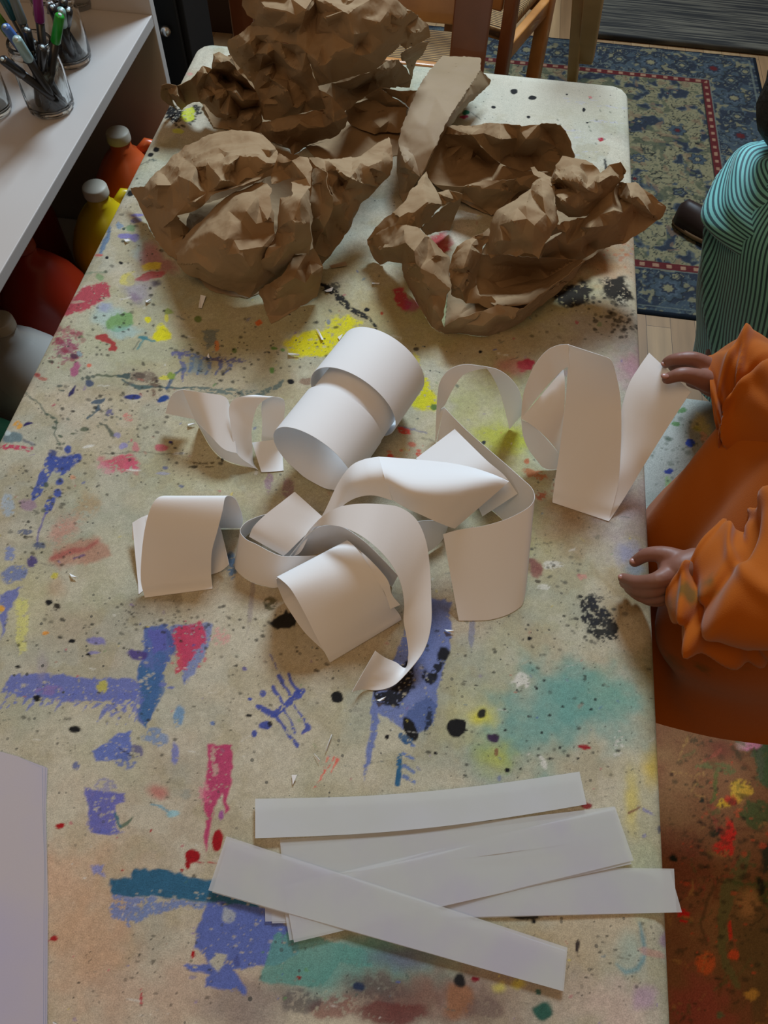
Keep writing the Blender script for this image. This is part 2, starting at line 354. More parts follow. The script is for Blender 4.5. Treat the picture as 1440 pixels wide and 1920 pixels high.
    c.blob(230, 834, 9, 6, A(132, 126, 168), .85); c.blob(320, 829, 4, 3, A(50, 46, 100)); c.blob(250, 881, 16, 2, WHT, .9); c.blob(334, 850, 12, 3, WHT, .9); c.blob(166, 837, 12, 3, WHT, .85, ang=-.2)
    c.stroke([(190, 850), (250, 846), (300, 849), (340, 850)], 1.2, A(70, 72, 58), .6); c.stroke([(352, 866), (402, 868)], 2.2, A(60, 50, 26), .8, dry=.38); c.stroke([(352, 874), (400, 875)], 2, A(60, 50, 26), .8, dry=.38)
    c.blob(311, 877, 5, 4, A(84, 90, 130), .8); c.blob(306, 888, 14, 3, A(140, 140, 170), .6); c.blob(340, 911, 6, 3, A(84, 92, 120), .8); c.blob(136, 896, 6, 4, A(186, 130, 100), .8)
    # rose brown smears
    c.blob(120, 995, 36, 22, A(176, 110, 96), .55, ang=-.7, soft=.6, dry=.3); c.blob(160, 950, 22, 34, A(150, 122, 86), .6, ang=.5, soft=.7, dry=.3)
    c.poly([(88, 1055), (98, 1030), (130, 1018), (160, 1010), (182, 1006), (204, 1022), (210, 1045), (186, 1054), (150, 1058), (110, 1068)], A(160, 112, 92), .75, warp=7, soft=8); c.stroke([(98, 1046, 7), (130, 1036, 7), (160, 1030, 5), (182, 1015, 4)], 7, A(150, 70, 66), .7, soft=5)
    c.stroke([(140, 1049), (150, 1042), (158, 1040)], 2, A(80, 60, 100), .8); c.stroke([(76, 1056), (120, 1064)], 1.5, A(90, 84, 76), .6, dry=.4)
    c.blob(102, 1078, 8, 8, A(180, 170, 50), .9, dry=.25); c.blob(104, 1100, 22, 24, A(160, 130, 100), .5, soft=.7); c.blob(92, 1131, 8, 6, BLK); c.blob(106, 1139, 7, 8, A(32, 24, 16), .95, dry=.25); c.blob(72, 1022, 14, 7, A(60, 70, 100), .8, dry=.42); c.blob(45, 998, 18, 5, A(60, 72, 104), .8, dry=.42)
    c.blob(58, 1052, 10, 12, PUR, .9, dry=.2); c.blob(20, 1035, 12, 16, A(104, 116, 160), .8, dry=.3); c.blob(28, 1076, 24, 14, A(96, 108, 150), .85, ang=-.6, dry=.22); c.blob(12, 950, 14, 22, A(140, 158, 176), .6, dry=.3)
    c.poly([(0, 1115), (20, 1105), (40, 1100), (34, 1122), (20, 1150), (8, 1180), (0, 1210)], A(88, 96, 156), .85, dry=.2); c.blob(4, 1142, 8, 6, A(206, 150, 40), .9); c.poly([(34, 1120), (52, 1125), (54, 1220), (36, 1232), (30, 1180)], A(196, 190, 96), .6, dry=.3)
    # long blue brush strokes
    B3 = A(92, 100, 158)
    c.poly([(18, 1262), (90, 1262), (150, 1270), (262, 1274), (258, 1300), (220, 1312), (150, 1318), (60, 1312), (20, 1300), (0, 1298), (8, 1280)], B3, .92, warp=7, dry=.14)
    for k in range(14):
        x = 5+k*18; c.stroke([(x+14, 1300, 5), (x+4, 1316, 4), (x-10, 1334-(k % 3)*5, 1)], 4, B3, .8, dry=.36)
    c.blob(80, 1250, 9, 30, A(140, 128, 134), .5, soft=.7); c.blob(92, 1296, 26, 10, A(130, 96, 140), .5, dry=.35); c.blob(190, 1288, 11, 13, A(170, 160, 70), .92, dry=.2)
    c.poly([(272, 1178), (318, 1172), (332, 1200), (312, 1252), (300, 1300), (290, 1345), (276, 1368), (258, 1350), (256, 1300), (262, 1240)], A(74, 92, 146), .95, warp=8, dry=.1)
    c.poly([(262, 1240), (300, 1255), (306, 1290), (288, 1345), (275, 1370), (260, 1340)], A(52, 92, 128), .75, warp=8, dry=.2)
    c.poly([(282, 1185), (316, 1182), (312, 1216), (284, 1224)], A(86, 84, 150), .8); c.poly([(318, 1172), (400, 1170), (392, 1205), (366, 1270), (346, 1290), (340, 1240), (334, 1200)], A(104, 116, 160), .85, dry=.2, warp=8)
    c.poly([(310, 1186), (330, 1176), (350, 1168), (350, 1222), (322, 1230)], A(66, 70, 120), .6, dry=.3)
    c.poly([(330, 1178), (378, 1168), (388, 1200), (362, 1226), (350, 1262), (332, 1264), (328, 1220)], A(176, 50, 74), .9, warp=10, dry=.26); c.spatter(352, 1215, 36, 52, 60, A(182, 60, 86), 1, 4, .8); c.blob(412, 1192, 18, 16, A(196, 130, 130), .6, dry=.45)
    c.blob(182, 1203, 17, 8, LAV, .95, ang=.2); c.blob(258, 1227, 20, 9, A(72, 58, 116), .95, ang=-.1); c.blob(176, 1224, 12, 3, LAV, .8); c.blob(134, 1202, 7, 5, BLK); c.blob(165, 1227, 5, 2.5, BLK); c.blob(70, 1311, 9, 6, BLK); c.blob(34, 1251, 6, 3, BLK); c.blob(140, 1368, 12, 6.5, BLK, warp=.3); c.blob(85, 1186, 6, 4, A(196, 130, 50), .9)
    for k in range(9):
        c.stroke([(215+k*7, 1300, 4), (196+k*8, 1330, 5), (180+k*9, 1358-(k % 2)*20, 1)], 4, B3, .75, dry=.38)
    c.poly([(222, 1370), (246, 1368), (250, 1410), (240, 1432), (176, 1430), (172, 1412)], A(88, 102, 162), .95, dry=.08); c.blob(236, 1430, 24, 14, A(84, 98, 150), .8, dry=.36); c.stroke([(224, 1404), (236, 1412), (250, 1420)], 1.5, BLK, .8)
    c.poly([(160, 1478), (236, 1484), (234, 1506), (216, 1512), (218, 1560), (190, 1566), (172, 1560), (160, 1520)], A(88, 88, 156), .9, dry=.18); c.blob(202, 1560, 30, 6, A(88, 92, 156), .8, dry=.28); c.stroke([(198, 1480, 22), (180, 1545, 18)], 20, A(88, 90, 152), .5, dry=.34)
    c.stroke([(224, 1550, 3), (236, 1545, 4), (249, 1534, 2)], 3, A(96, 106, 88)); c.stroke([(216, 1526, 3), (224, 1548, 3)], 3, A(50, 96, 110), .9); c.blob(142, 1438, 7, 9, A(84, 92, 136), .85, dry=.25)
    c.blob(336, 1343, 10, 22, A(100, 132, 162), .9, ang=.15, dry=.2); c.blob(328, 1410, 8, 22, A(108, 112, 164), .9, dry=.12); c.blob(290, 1382, 26, 14, A(98, 122, 160), .75, dry=.34); c.blob(258, 1410, 12, 14, A(76, 72, 116), .8, dry=.32)
    c.stroke([(300, 1230, 10), (298, 1290, 12), (280, 1345, 6)], 10, A(62, 92, 136), .7, dry=.2)
    c.blob(306, 1283, 8, 5, B3, .8); c.blob(320, 1290, 7, 3, B3, .8); c.blob(294, 1484, 18, 14, A(170, 100, 92), .8, soft=.8); c.blob(348, 1490, 12, 12, A(130, 132, 122), .6, dry=.3)
    # aqua touches and magenta legs
    c.stroke([(284, 1508, 2), (302, 1514, 3.5), (322, 1524, 2)], 3, A(110, 144, 156), .9); c.blob(325, 1526, 13, 8, A(134, 170, 176), .9); c.blob(398, 1357, 5, 4, A(92, 112, 156), .9)
    MG = A(166, 50, 92); c.poly([(392, 1396), (436, 1396), (436, 1450), (432, 1470), (424, 1500), (428, 1520), (420, 1526), (412, 1490), (404, 1510), (396, 1560), (386, 1600), (382, 1580), (388, 1530), (380, 1500), (388, 1460)], MG, .95, warp=5, dry=.12)
    c.blob(404, 1430, 8, 30, CREAM, .6, dry=.4); c.blob(384, 1490, 12, 24, A(188, 100, 122), .6, dry=.4); c.blob(414, 1528, 5, 10, A(140, 70, 130), .9)
    c.blob(409, 1576, 11, 21, A(140, 16, 22), 1, ang=.1, warp=.2, soft=.12); c.blob(361, 1606, 15, 13, A(140, 16, 22), 1, warp=.4, soft=.12); c.blob(352, 1622, 5, 8, A(140, 16, 22), 1, warp=.2); c.blob(341, 1632, 4, 3, A(140, 16, 22), 1)
    c.stroke([(368, 1616), (406, 1619)], 1.6, A(150, 30, 40), .85, dry=.3); c.blob(112, 1547, 9, 6, A(150, 20, 24), ang=-.4, warp=.4); c.blob(101, 1759, 8, 6, A(150, 34, 34)); c.blob(362, 1788, 4, 8, A(150, 20, 24)); c.blob(264, 1870, 3, 18, A(160, 50, 60), .9, dry=.1); c.blob(283, 1557, 3, 2, RED); c.blob(229, 1632, 2.5, 2, RED)
    # teal and blue blot at lower left
    c.poly([(206, 1650), (244, 1646), (250, 1632), (274, 1628), (312, 1632), (356, 1642), (400, 1646), (480, 1680), (490, 1720), (440, 1700), (380, 1690), (300, 1682), (208, 1682)], A(32, 84, 112), .97, warp=6)
    c.poly([(206, 1680), (300, 1682), (400, 1690), (380, 1705), (340, 1700), (280, 1718), (240, 1740), (206, 1720)], A(86, 108, 158), .8, dry=.4); c.poly([(166, 1622), (198, 1624), (200, 1646), (176, 1642)], A(116, 120, 168), .85, dry=.2)
    c.poly([(390, 1690), (500, 1700), (560, 1750), (560, 1790), (520, 1810), (470, 1810), (440, 1820), (462, 1868), (430, 1862), (380, 1845), (392, 1828), (340, 1815), (352, 1806), (390, 1808), (384, 1790), (366, 1775), (372, 1740)], A(78, 92, 152), .96, warp=8, dry=.08)
    c.poly([(400, 1786), (424, 1788), (420, 1804), (406, 1820), (392, 1806)], A(170, 162, 136), .85, dry=.15); c.poly([(420, 1700), (444, 1712), (436, 1732), (418, 1728)], A(160, 160, 150), .7, dry=.25); c.blob(444, 1802, 6, 12, A(64, 70, 120), .7)
    c.poly([(520, 1750), (600, 1752), (690, 1790), (700, 1820), (640, 1812), (600, 1850), (540, 1852), (480, 1840), (500, 1800)], A(84, 132, 122), .85, warp=12, dry=.12)
    c.blob(750, 1800, 60, 24, A(88, 76, 108), .6, soft=.8); c.blob(700, 1860, 70, 30, A(70, 52, 52), .6, dry=.35, soft=.6); c.blob(620, 1890, 50, 24, A(110, 50, 46), .6, dry=.3); c.blob(730, 1900, 70, 20, A(90, 36, 34), .7, dry=.2); c.blob(560, 1880, 40, 24, A(54, 50, 56), .6, dry=.4)
    c.blob(850, 1880, 30, 34, A(132, 88, 60), .85, soft=.4, warp=.8); c.blob(902, 1890, 40, 24, A(96, 76, 70), .6, dry=.35)
    c.blob(858, 1838, 12, 18, BLK, .98, warp=.7); c.blob(674, 1852, 12, 9, A(32, 44, 70), .95); c.blob(560, 1834, 4, 4, A(120, 30, 26)); c.blob(890, 1836, 8, 5, A(110, 20, 30)); c.blob(972, 1845, 16, 10, A(186, 170, 60), .7, soft=.6); c.blob(935, 1850, 14, 12, A(190, 176, 70), .6, soft=.7)
    c.blob(1020, 1892, 22, 16, A(24, 74, 62), .95, warp=.9); c.blob(1010, 1860, 7, 5, A(30, 74, 66), .9); c.blob(985, 1716, 30, 8, BLK, .95, warp=.9, dry=.25); c.blob(1030, 1715, 14, 3, A(92, 36, 30), .8); c.blob(1082, 1775, 4, 13, A(40, 30, 30), .95); c.blob(1000, 1727, 5, 5, BLK)
    # blue-green tide mark
    c.stroke([(1198, 1730, 3), (1206, 1760, 5), (1208, 1790, 5), (1196, 1815, 5), (1172, 1822, 5), (1156, 1806, 2)], 5, A(70, 124, 138), .8, soft=7); c.blob(1178, 1780, 26, 36, A(140, 158, 146), .6, soft=.8); c.blob(1204, 1866, 28, 26, A(158, 130, 148), .7, soft=.5); c.blob(1250, 1760, 12, 16, A(128, 98, 124), .7, soft=.5); c.blob(1222, 1786, 30, 8, A(168, 122, 112), .6, ang=.3)
    # centre blue column under the curls
    c.poly([(700, 1300), (742, 1230), (765, 1160), (800, 1120), (846, 1128), (850, 1180), (840, 1230), (822, 1290), (820, 1320), (806, 1370), (760, 1370), (730, 1350), (712, 1340), (696, 1420), (684, 1466), (682, 1430)], A(96, 108, 156), .93, warp=7, dry=.14)
    c.poly([(765, 1330), (800, 1300), (820, 1320), (806, 1370), (770, 1380)], A(70, 86, 130), .8, dry=.25)
    c.blob(830, 1228, 13, 15, BLK, .98, warp=.4); c.blob(806, 1270, 15, 13, BLK, .96, warp=.8, dry=.2); c.stroke([(828, 1238, 8), (814, 1262, 7)], 8, BLK, .95, dry=.2); c.poly([(745, 1250), (790, 1225), (772, 1290), (752, 1330), (706, 1320), (700, 1300), (730, 1290)], BLK, .97, warp=10, dry=.2); c.stroke([(806, 1330, 5), (802, 1375, 6)], 5, A(30, 34, 44), .9, dry=.3)
    c.blob(770, 1367, 12, 26, BLK, 1, ang=-.4, warp=.25, soft=.12); c.blob(856, 1365, 18, 17, BLK, 1, warp=.3, soft=.1); c.stroke([(868, 1368, 4), (878, 1370, 1)], 2, BLK); c.blob(631, 1307, 12, 12, BLK, 1, warp=.15, soft=.1)
    c.poly([(502, 1165), (540, 1145), (556, 1160), (550, 1178), (520, 1180)], BLK, .98, warp=8); c.blob(508, 1130, 16, 12, A(60, 56, 20), .8, dry=.42); c.blob(668, 1332, 12, 5, BLK, .2)
    c.stroke([(748, 1420, 6), (746, 1470, 5)], 5, A(32, 84, 118), .97, dry=.12)
    for yy in (1392, 1418, 1442, 1460): c.stroke([(756, yy-4, 4), (776, yy+6, 3)], 4, A(84, 104, 150), .9, dry=.2)
    c.stroke([(766, 1390, 9), (752, 1380, 7)], 6, A(40, 76, 110), .9, dry=.25)
    # blue hand print
    HB = A(58, 70, 140)
    c.stroke([(486, 1325, 5), (510, 1340, 7), (535, 1324, 6), (560, 1300, 8), (568, 1296, 5)], 6, HB, .95, dry=.18); c.blob(492, 1299, 6, 8, HB, .9, dry=.2)
    for pts in ([(512, 1340, 4), (530, 1360, 3), (545, 1380, 4), (556, 1396, 5)], [(530, 1330, 3), (545, 1350, 2), (552, 1372, 3)], [(552, 1320, 2), (566, 1340, 2), (578, 1364, 6), (568, 1372, 3)], [(512, 1290, 5), (524, 1310, 3), (530, 1322, 3)], [(524, 1268, 5), (536, 1290, 3), (546, 1306, 3)], [(542, 1266, 4), (550, 1284, 3), (560, 1298, 4)], [(508, 1228, 1.5), (516, 1242, 1.5), (520, 1256, 1)]):
        c.stroke(pts, 3, HB, .92, dry=.12, warp=4)
    c.blob(497, 1360, 11, 8, HB, .95); c.blob(505, 1357, 5, 5, BLK, .9); c.blob(478, 1376, 6, 8, HB, .95); c.blob(469, 1310, 4, 3, HB); c.blob(468, 1342, 8, 5, BLK, .95, dry=.3); c.blob(458, 1254, 5, 4, A(104, 96, 130))
    c.stroke([(628, 1420), (612, 1440), (590, 1476)], 1.8, A(206, 70, 60), .8, dry=.28); c.stroke([(632, 1424, 3), (620, 1450, 1)], 2, A(210, 80, 66), .8); c.stroke([(615, 1420), (606, 1450)], 2, A(210, 80, 66), .8, dry=.3)
    # right side marks
    c.blob(905, 1341, 9, 9, A(20, 20, 26), .97, warp=.6); c.blob(926, 1384, 11, 8, A(52, 32, 62), .97); c.blob(1096, 1402, 14, 4.5, A(140, 24, 34), .97, ang=.15); c.blob(951, 1444, 6, 4, BLK); c.blob(816, 1412, 4, 3, BLK); c.blob(725, 1382, 4, 5, BLK); c.blob(994, 1196, 5, 3.5, BLK); c.blob(930, 1410, 4, 8, A(110, 40, 44), .7, dry=.3)
    c.blob(974, 1275, 18, 13, WHT, .85, dry=.28); c.blob(1018, 1430, 6, 13, WHT, .8, ang=-.4, dry=.2); c.blob(1036, 1060, 22, 8, WHT, .7, dry=.35); c.blob(1020, 1100, 14, 6, WHT, .6, dry=.3)
    for x, y in [(1006, 1291), (1020, 1276), (1031, 1342), (946, 1330), (948, 1369), (1016, 1374), (1050, 1402), (1055, 1325), (893, 1285), (1108, 1330), (1116, 1312), (977, 1442), (1031, 1422), (1083, 1422)]: c.blob(x, y, 3, 2.5, BLK, .9, warp=.3)
    c.poly([(1082, 1120), (1110, 1112), (1150, 1140), (1168, 1180), (1158, 1206), (1140, 1210), (1104, 1180), (1090, 1150)], A(24, 24, 26), .95, warp=14, dry=.40); c.spatter(1125, 1160, 60, 60, 90, A(30, 30, 32), 1, 4.5, .8); c.blob(1120, 1140, 34, 34, A(40, 40, 44), .8, dry=.52)
    c.spatter(1040, 1050, 60, 50, 60, A(60, 60, 56), .9, 3.5, .7); c.blob(1000, 1068, 15, 18, A(120, 66, 62), .85, warp=.7); c.blob(1008, 1090, 6, 4, A(60, 48, 36), .8); c.blob(985, 1064, 10, 22, A(150, 136, 96), .5)
    c.blob(1095, 1080, 14, 8, A(190, 110, 110), .5, dry=.42); c.blob(1175, 1040, 22, 24, A(128, 132, 166), .65, soft=.7); c.blob(1190, 1070, 22, 12, A(110, 130, 150), .6, soft=.7); c.blob(1202, 1034, 6, 4, A(110, 50, 80), .8)
    c.spatter(1060, 880, 40, 60, 22, A(140, 76, 50), 1.2, 5, .8); c.blob(1004, 888, 26, 8, A(156, 84, 44), .8, ang=.3, dry=.26); c.blob(1012, 930, 10, 12, A(150, 70, 40), .8, dry=.28, ang=.5); c.blob(988, 864, 6, 5, A(170, 84, 50), .8)
    # around the white curls
    c.blob(588, 645, 58, 22, YEL, .98, warp=.5, dry=.12); c.blob(640, 622, 36, 26, YEL, .9, warp=.7, dry=.24); c.blob(652, 604, 8, 14, YEL, .8, dry=.25); c.blob(590, 632, 30, 16, YEL, .9); c.blob(792, 724, 14, 22, YEL, .95, dry=.2); c.blob(798, 755, 24, 20, YEL, .95, warp=.6, dry=.15); c.blob(780, 690, 12, 30, YEL, .6, dry=.3); c.blob(813, 764, 8, 6, A(70, 104, 56), .9)
    c.blob(940, 820, 60, 26, A(164, 166, 40), .7, soft=.7, dry=.15); c.blob(972, 835, 24, 20, A(170, 172, 40), .6, soft=.8)
    c.stroke([(325, 664, 4), (345, 662, 5), (372, 668, 3), (398, 674, 3)], 4, A(92, 90, 130), .9, dry=.2); c.stroke([(338, 666, 5), (346, 690, 4), (342, 712, 3)], 4, A(90, 92, 132), .85, dry=.2)
    for k, x in enumerate((360, 376, 392, 412, 428)):
        c.stroke([(x, 668+k*1.5, 5), (x-2+k*2, 688, 4), (x-8, 702, 2)], 4, A(84, 92, 136), .85, dry=.24)
    c.blob(372, 684, 26, 20, A(110, 140, 156), .6, soft=.6, dry=.15); c.stroke([(400, 674, 4), (440, 676, 6), (470, 676, 2)], 4, A(84, 80, 112), .85, dry=.3)
    c.stroke([(360, 730, 5), (400, 730, 6), (440, 736, 6), (480, 736, 6), (520, 722, 6), (528, 716, 3)], 6, A(88, 100, 94), .9, dry=.28, warp=6); c.stroke([(312, 728), (330, 700), (345, 690)], 3, A(56, 80, 110), .8); c.blob(322, 704, 8, 7, A(120, 140, 50), .9); c.blob(308, 708, 10, 5, YEL, .7, dry=.2)
    c.poly([(384, 615), (408, 615), (404, 632), (408, 650), (388, 656), (384, 640)], A(96, 106, 104), .8, dry=.15); c.blob(407, 648, 5, 12, A(190, 110, 50), .8, dry=.25); c.blob(440, 658, 5, 5, A(92, 110, 60), .9); c.blob(514, 654, 7, 3, A(80, 120, 50), .9); c.blob(509, 693, 5, 6, A(80, 120, 50), .9); c.blob(545, 716, 7, 5, BLK, 1, warp=.3); c.blob(578, 715, 18, 7, A(120, 92, 74), .8, dry=.2)
    c.blob(530, 657, 5, 3, A(80, 130, 60), .8); c.blob(485, 605, 6, 6, A(190, 92, 40), .9); c.blob(372, 598, 8, 6, A(92, 110, 50), .9); c.blob(616, 604, 4, 5, A(110, 116, 130), .8)
    c.stroke([(606, 534, 4), (626, 546, 8), (650, 570, 6), (672, 588, 6), (692, 600, 4), (708, 614, 3)], 6, BLK, .97, warp=8, dry=.14); c.blob(620, 540, 20, 14, BLK, .8, dry=.42, warp=.8); c.blob(688, 581, 6, 4, BLK); c.blob(716, 588, 3, 3, A(160, 70, 40)); c.blob(755, 560, 14, 26, A(160, 40, 60), .9, ang=-.5, dry=.1); c.blob(775, 572, 18, 16, A(150, 60, 100), .7, soft=.5)
    c.blob(832, 450, 26, 22, A(158, 46, 52), .9, warp=.6, dry=.12); c.blob(860, 430, 30, 28, A(196, 184, 168), .7, soft=.6); c.blob(842, 425, 12, 12, A(130, 150, 140), .6, soft=.8)
    c.blob(1076, 553, 34, 28, A(24, 16, 10), .97, warp=.6, dry=.2); c.blob(1152, 545, 30, 26, A(26, 20, 14), .97, warp=.7, dry=.24); c.blob(1165, 562, 20, 18, A(26, 20, 14), .9, dry=.36); c.spatter(1140, 590, 50, 45, 60, A(30, 24, 18), 1, 5, .85); c.spatter(1170, 612, 26, 22, 40, A(40, 34, 28), 1, 4.5, .85); c.spatter(1155, 478, 40, 30, 36, A(170, 96, 60), 1, 3.5, .6)
    c.poly([(1130, 300), (1136, 298), (1138, 312), (1148, 308), (1150, 320), (1134, 325)], BLK, .97, warp=3); c.blob(985, 683, 18, 13, A(160, 34, 60), .95, warp=.7); c.blob(960, 690, 30, 20, A(180, 90, 90), .5, soft=.7); c.blob(900, 660, 4, 3, BLK); c.blob(907, 830, 4, 4, A(20, 30, 50), .95); c.blob(780, 655, 6, 4, BLK, .8); c.blob(1053, 700, 26, 6, A(150, 120, 130), .4)
    c.spatter(970, 620, 160, 60, 40, A(70, 66, 50), 1, 3, .7); c.spatter(775, 850, 50, 20, 24, A(190, 60, 40), 1, 5, .8); c.blob(758, 807, 14, 6, A(196, 54, 44), .9, ang=.3, dry=.2); c.stroke([(745, 797), (800, 812)], 1.6, A(100, 100, 130), .7); c.blob(505, 905, 8, 22, A(130, 92, 120), .6, dry=.3); c.blob(540, 915, 14, 20, A(110, 62, 84), .6, dry=.3); c.blob(434, 1060, 12, 26, A(50, 96, 136), .8, dry=.3)
    c.blob(470, 1130, 5, 60, A(130, 118, 116), .6, ang=.1, dry=.25); c.blob(332, 1120, 12, 26, A(120, 110, 90), .5, dry=.3); c.blob(884, 1180, 6, 40, A(96, 100, 130), .6, dry=.25)
    c.stroke([(1196, 1512, 2), (1212, 1520, 4), (1226, 1526, 2)], 3, A(120, 116, 150), .8, dry=.2); c.blob(1236, 1554, 4, 8, A(70, 72, 92), .8, dry=.25); c.blob(1210, 1568, 8, 4, A(128, 124, 158), .7, dry=.2); c.stroke([(1180, 1524, 3), (1200, 1512, 1.5)], 2, A(110, 66, 56), .8); c.blob(1100, 1510, 12, 8, A(120, 20, 24), .95)
    c.spatter(1160, 1390, 8, 40, 14, WHT, 1.5, 5, .85, 3); c.blob(1215, 1240, 30, 44, A(104, 102, 76), .45, dry=.5)
    # scattered fine drops
    for (x, y, rx, ry, n_, s_) in [(170, 760, 150, 110, 190, 1), (230, 600, 130, 60, 70, 2), (110, 900, 110, 60, 60, 3), (90, 1000, 90, 90, 80, 4), (330, 870, 100, 60, 60, 5), (330, 1160, 120, 40, 70, 6), (180, 1180, 180, 60, 70, 7),
                                   (500, 1240, 150, 120, 100, 8), (900, 1220, 260, 120, 110, 9), (1000, 1420, 200, 60, 60, 10), (120, 1350, 120, 80, 40, 11), (330, 1400, 150, 120, 40, 12), (250, 1830, 180, 90, 90, 13), (560, 1650, 300, 200, 40, 14), (540, 640, 200, 50, 80, 15),
                                   (1150, 1800, 100, 90, 40, 16), (1100, 1300, 130, 120, 50, 17), (760, 1120, 200, 60, 40, 18), (400, 700, 150, 60, 70, 19), (250, 450, 60, 120, 50, 20)]:
        c.spatter(x, y, rx, ry, n_, A(44, 42, 36), .8, 3.6, .85, s_)
    for (x, y, rx, ry, n_) in [(130, 1300, 130, 26, 90), (215, 1405, 40, 30, 40), (200, 1525, 36, 40, 50), (470, 1770, 90, 60, 60), (280, 1270, 26, 80, 40), (408, 1470, 22, 70, 40), (760, 1250, 50, 110, 50), (350, 1690, 120, 30, 50), (588, 640, 56, 22, 30), (110, 880, 40, 50, 40)]:
        c.spatter(x, y, rx, ry, n_, CREAM, .8, 3.2, .75, 60)
    rd = random.Random(5)
    pal = [PNK, BLU, DGR, GRN, A(120, 100, 140), A(190, 170, 80), A(96, 112, 120), WHT, A(150, 96, 80)]
    for k in range(420):
        x = rd.uniform(0, 1260); y = rd.uniform(380, 1920)
        c.blob(x, y, rd.uniform(1.5, 4+4*rd.random()**2), rd.uniform(1, 2+4*rd.random()**2), rd.choice(pal), rd.uniform(.3, .75), ang=rd.uniform(-1, 1), warp=.8, dry=rd.choice([0, .3, .4]))
    for k in range(230):
        x = rd.uniform(0, 1260); y = rd.uniform(560, 1920); an = rd.uniform(-.6, .6); L = rd.uniform(6, 26)
        c.stroke([(x, y), (x+L*math.cos(an), y+L*math.sin(an))], rd.uniform(.8, 2), rd.choice([DGR, A(90, 84, 70), WHT, A(150, 150, 130)]), rd.uniform(.35, .7), dry=.34)
    c.spatter(640, 1600, 620, 320, 160, A(70, 66, 58), .7, 2.4, .6, 44)
    gr = (c.dry2-.5)*.30+(c.dry-.5)*.16
    c.C[:] = np.clip(c.C*(1+gr[:, None]*(1-far[:, None]*.6)), 0, .86)

def color_attr(me, C, name='paint'):
    n = len(me.vertices); at = me.color_attributes.new(name, 'FLOAT_COLOR', 'POINT')
    a = np.ones((n, 4), dtype=np.float32); a[:, :3] = C; at.data.foreach_set('color', a.ravel())
def attr_mat(name, rough=.85, bump=(900, .25, .0006), weave=True, spec=.2, specks=0):
    m = bpy.data.materials.new(name); m.use_nodes = True; nt = m.node_tree; bs = nt.nodes['Principled BSDF']
    at = nt.nodes.new('ShaderNodeAttribute'); at.attribute_name = 'paint'
    bs.inputs['Roughness'].default_value = rough; bs.inputs['Specular IOR Level'].default_value = spec
    tc = nt.nodes.new('ShaderNodeTexCoord')
    n = nt.nodes.new('ShaderNodeTexNoise'); n.inputs['Scale'].default_value = bump[0]; n.inputs['Detail'].default_value = 3
    nt.links.new(tc.outputs['Object'], n.inputs['Vector'])
    mr = nt.nodes.new('ShaderNodeMapRange'); mr.inputs[1].default_value = .3; mr.inputs[2].default_value = .7; mr.inputs[3].default_value = .78; mr.inputs[4].default_value = 1.18
    nt.links.new(n.outputs['Fac'], mr.inputs[0])
    mul = nt.nodes.new('ShaderNodeVectorMath'); mul.operation = 'SCALE'
    nt.links.new(at.outputs['Color'], mul.inputs[0]); nt.links.new(mr.outputs[0], mul.inputs['Scale'])
    nt.links.new(mul.outputs[0], bs.inputs['Base Color'])
    if specks:
        vo = nt.nodes.new('ShaderNodeTexVoronoi'); vo.inputs['Scale'].default_value = 170; nt.links.new(tc.outputs['Object'], vo.inputs['Vector'])
        sx = nt.nodes.new('ShaderNodeSeparateColor'); nt.links.new(vo.outputs['Color'], sx.inputs[0])
        th = nt.nodes.new('ShaderNodeMapRange'); th.inputs[1].default_value = .80; th.inputs[2].default_value = 1.0; th.inputs[4].default_value = .30; nt.links.new(sx.outputs[0], th.inputs[0])
        lt = nt.nodes.new('ShaderNodeMath'); lt.operation = 'LESS_THAN'; nt.links.new(vo.outputs['Distance'], lt.inputs[0]); nt.links.new(th.outputs[0], lt.inputs[1])
        nm = nt.nodes.new('ShaderNodeTexNoise'); nm.inputs['Scale'].default_value = 7; nt.links.new(tc.outputs['Object'], nm.inputs['Vector'])
        mm = nt.nodes.new('ShaderNodeMapRange'); mm.inputs[1].default_value = .40; mm.inputs[2].default_value = .62; mm.inputs[4].default_value = specks; nt.links.new(nm.outputs['Fac'], mm.inputs[0])
        mq = nt.nodes.new('ShaderNodeMath'); mq.operation = 'MULTIPLY'; nt.links.new(lt.outputs[0], mq.inputs[0]); nt.links.new(mm.outputs[0], mq.inputs[1])
        mxs = nt.nodes.new('ShaderNodeMix'); mxs.data_type = 'RGBA'; mxs.inputs[7].default_value = (.05, .05, .045, 1); nt.links.new(mq.outputs[0], mxs.inputs[0]); nt.links.new(mul.outputs[0], mxs.inputs[6]); nt.links.new(mxs.outputs[2], bs.inputs['Base Color'])
    bp = nt.nodes.new('ShaderNodeBump'); bp.inputs['Strength'].default_value = bump[1]; bp.inputs['Distance'].default_value = bump[2]
    nt.links.new(n.outputs['Fac'], bp.inputs['Height']); nt.links.new(bp.outputs['Normal'], bs.inputs['Normal'])
    return m
def grid_mesh(nx, ny, co):
    me = bpy.data.meshes.new('m'); nf = (nx-1)*(ny-1)
    me.vertices.add(nx*ny); me.vertices.foreach_set('co', co.astype(np.float32).ravel())
    i, j = np.meshgrid(np.arange(nx-1), np.arange(ny-1)); a = (j*nx+i).ravel()
    q = np.stack([a, a+1, a+nx+1, a+nx], 1).astype(np.int32)
    me.loops.add(nf*4); me.loops.foreach_set('vertex_index', q.ravel())
    me.polygons.add(nf); me.polygons.foreach_set('loop_start', np.arange(0, nf*4, 4, dtype=np.int32))
    me.update(calc_edges=True); me.validate()
    return me

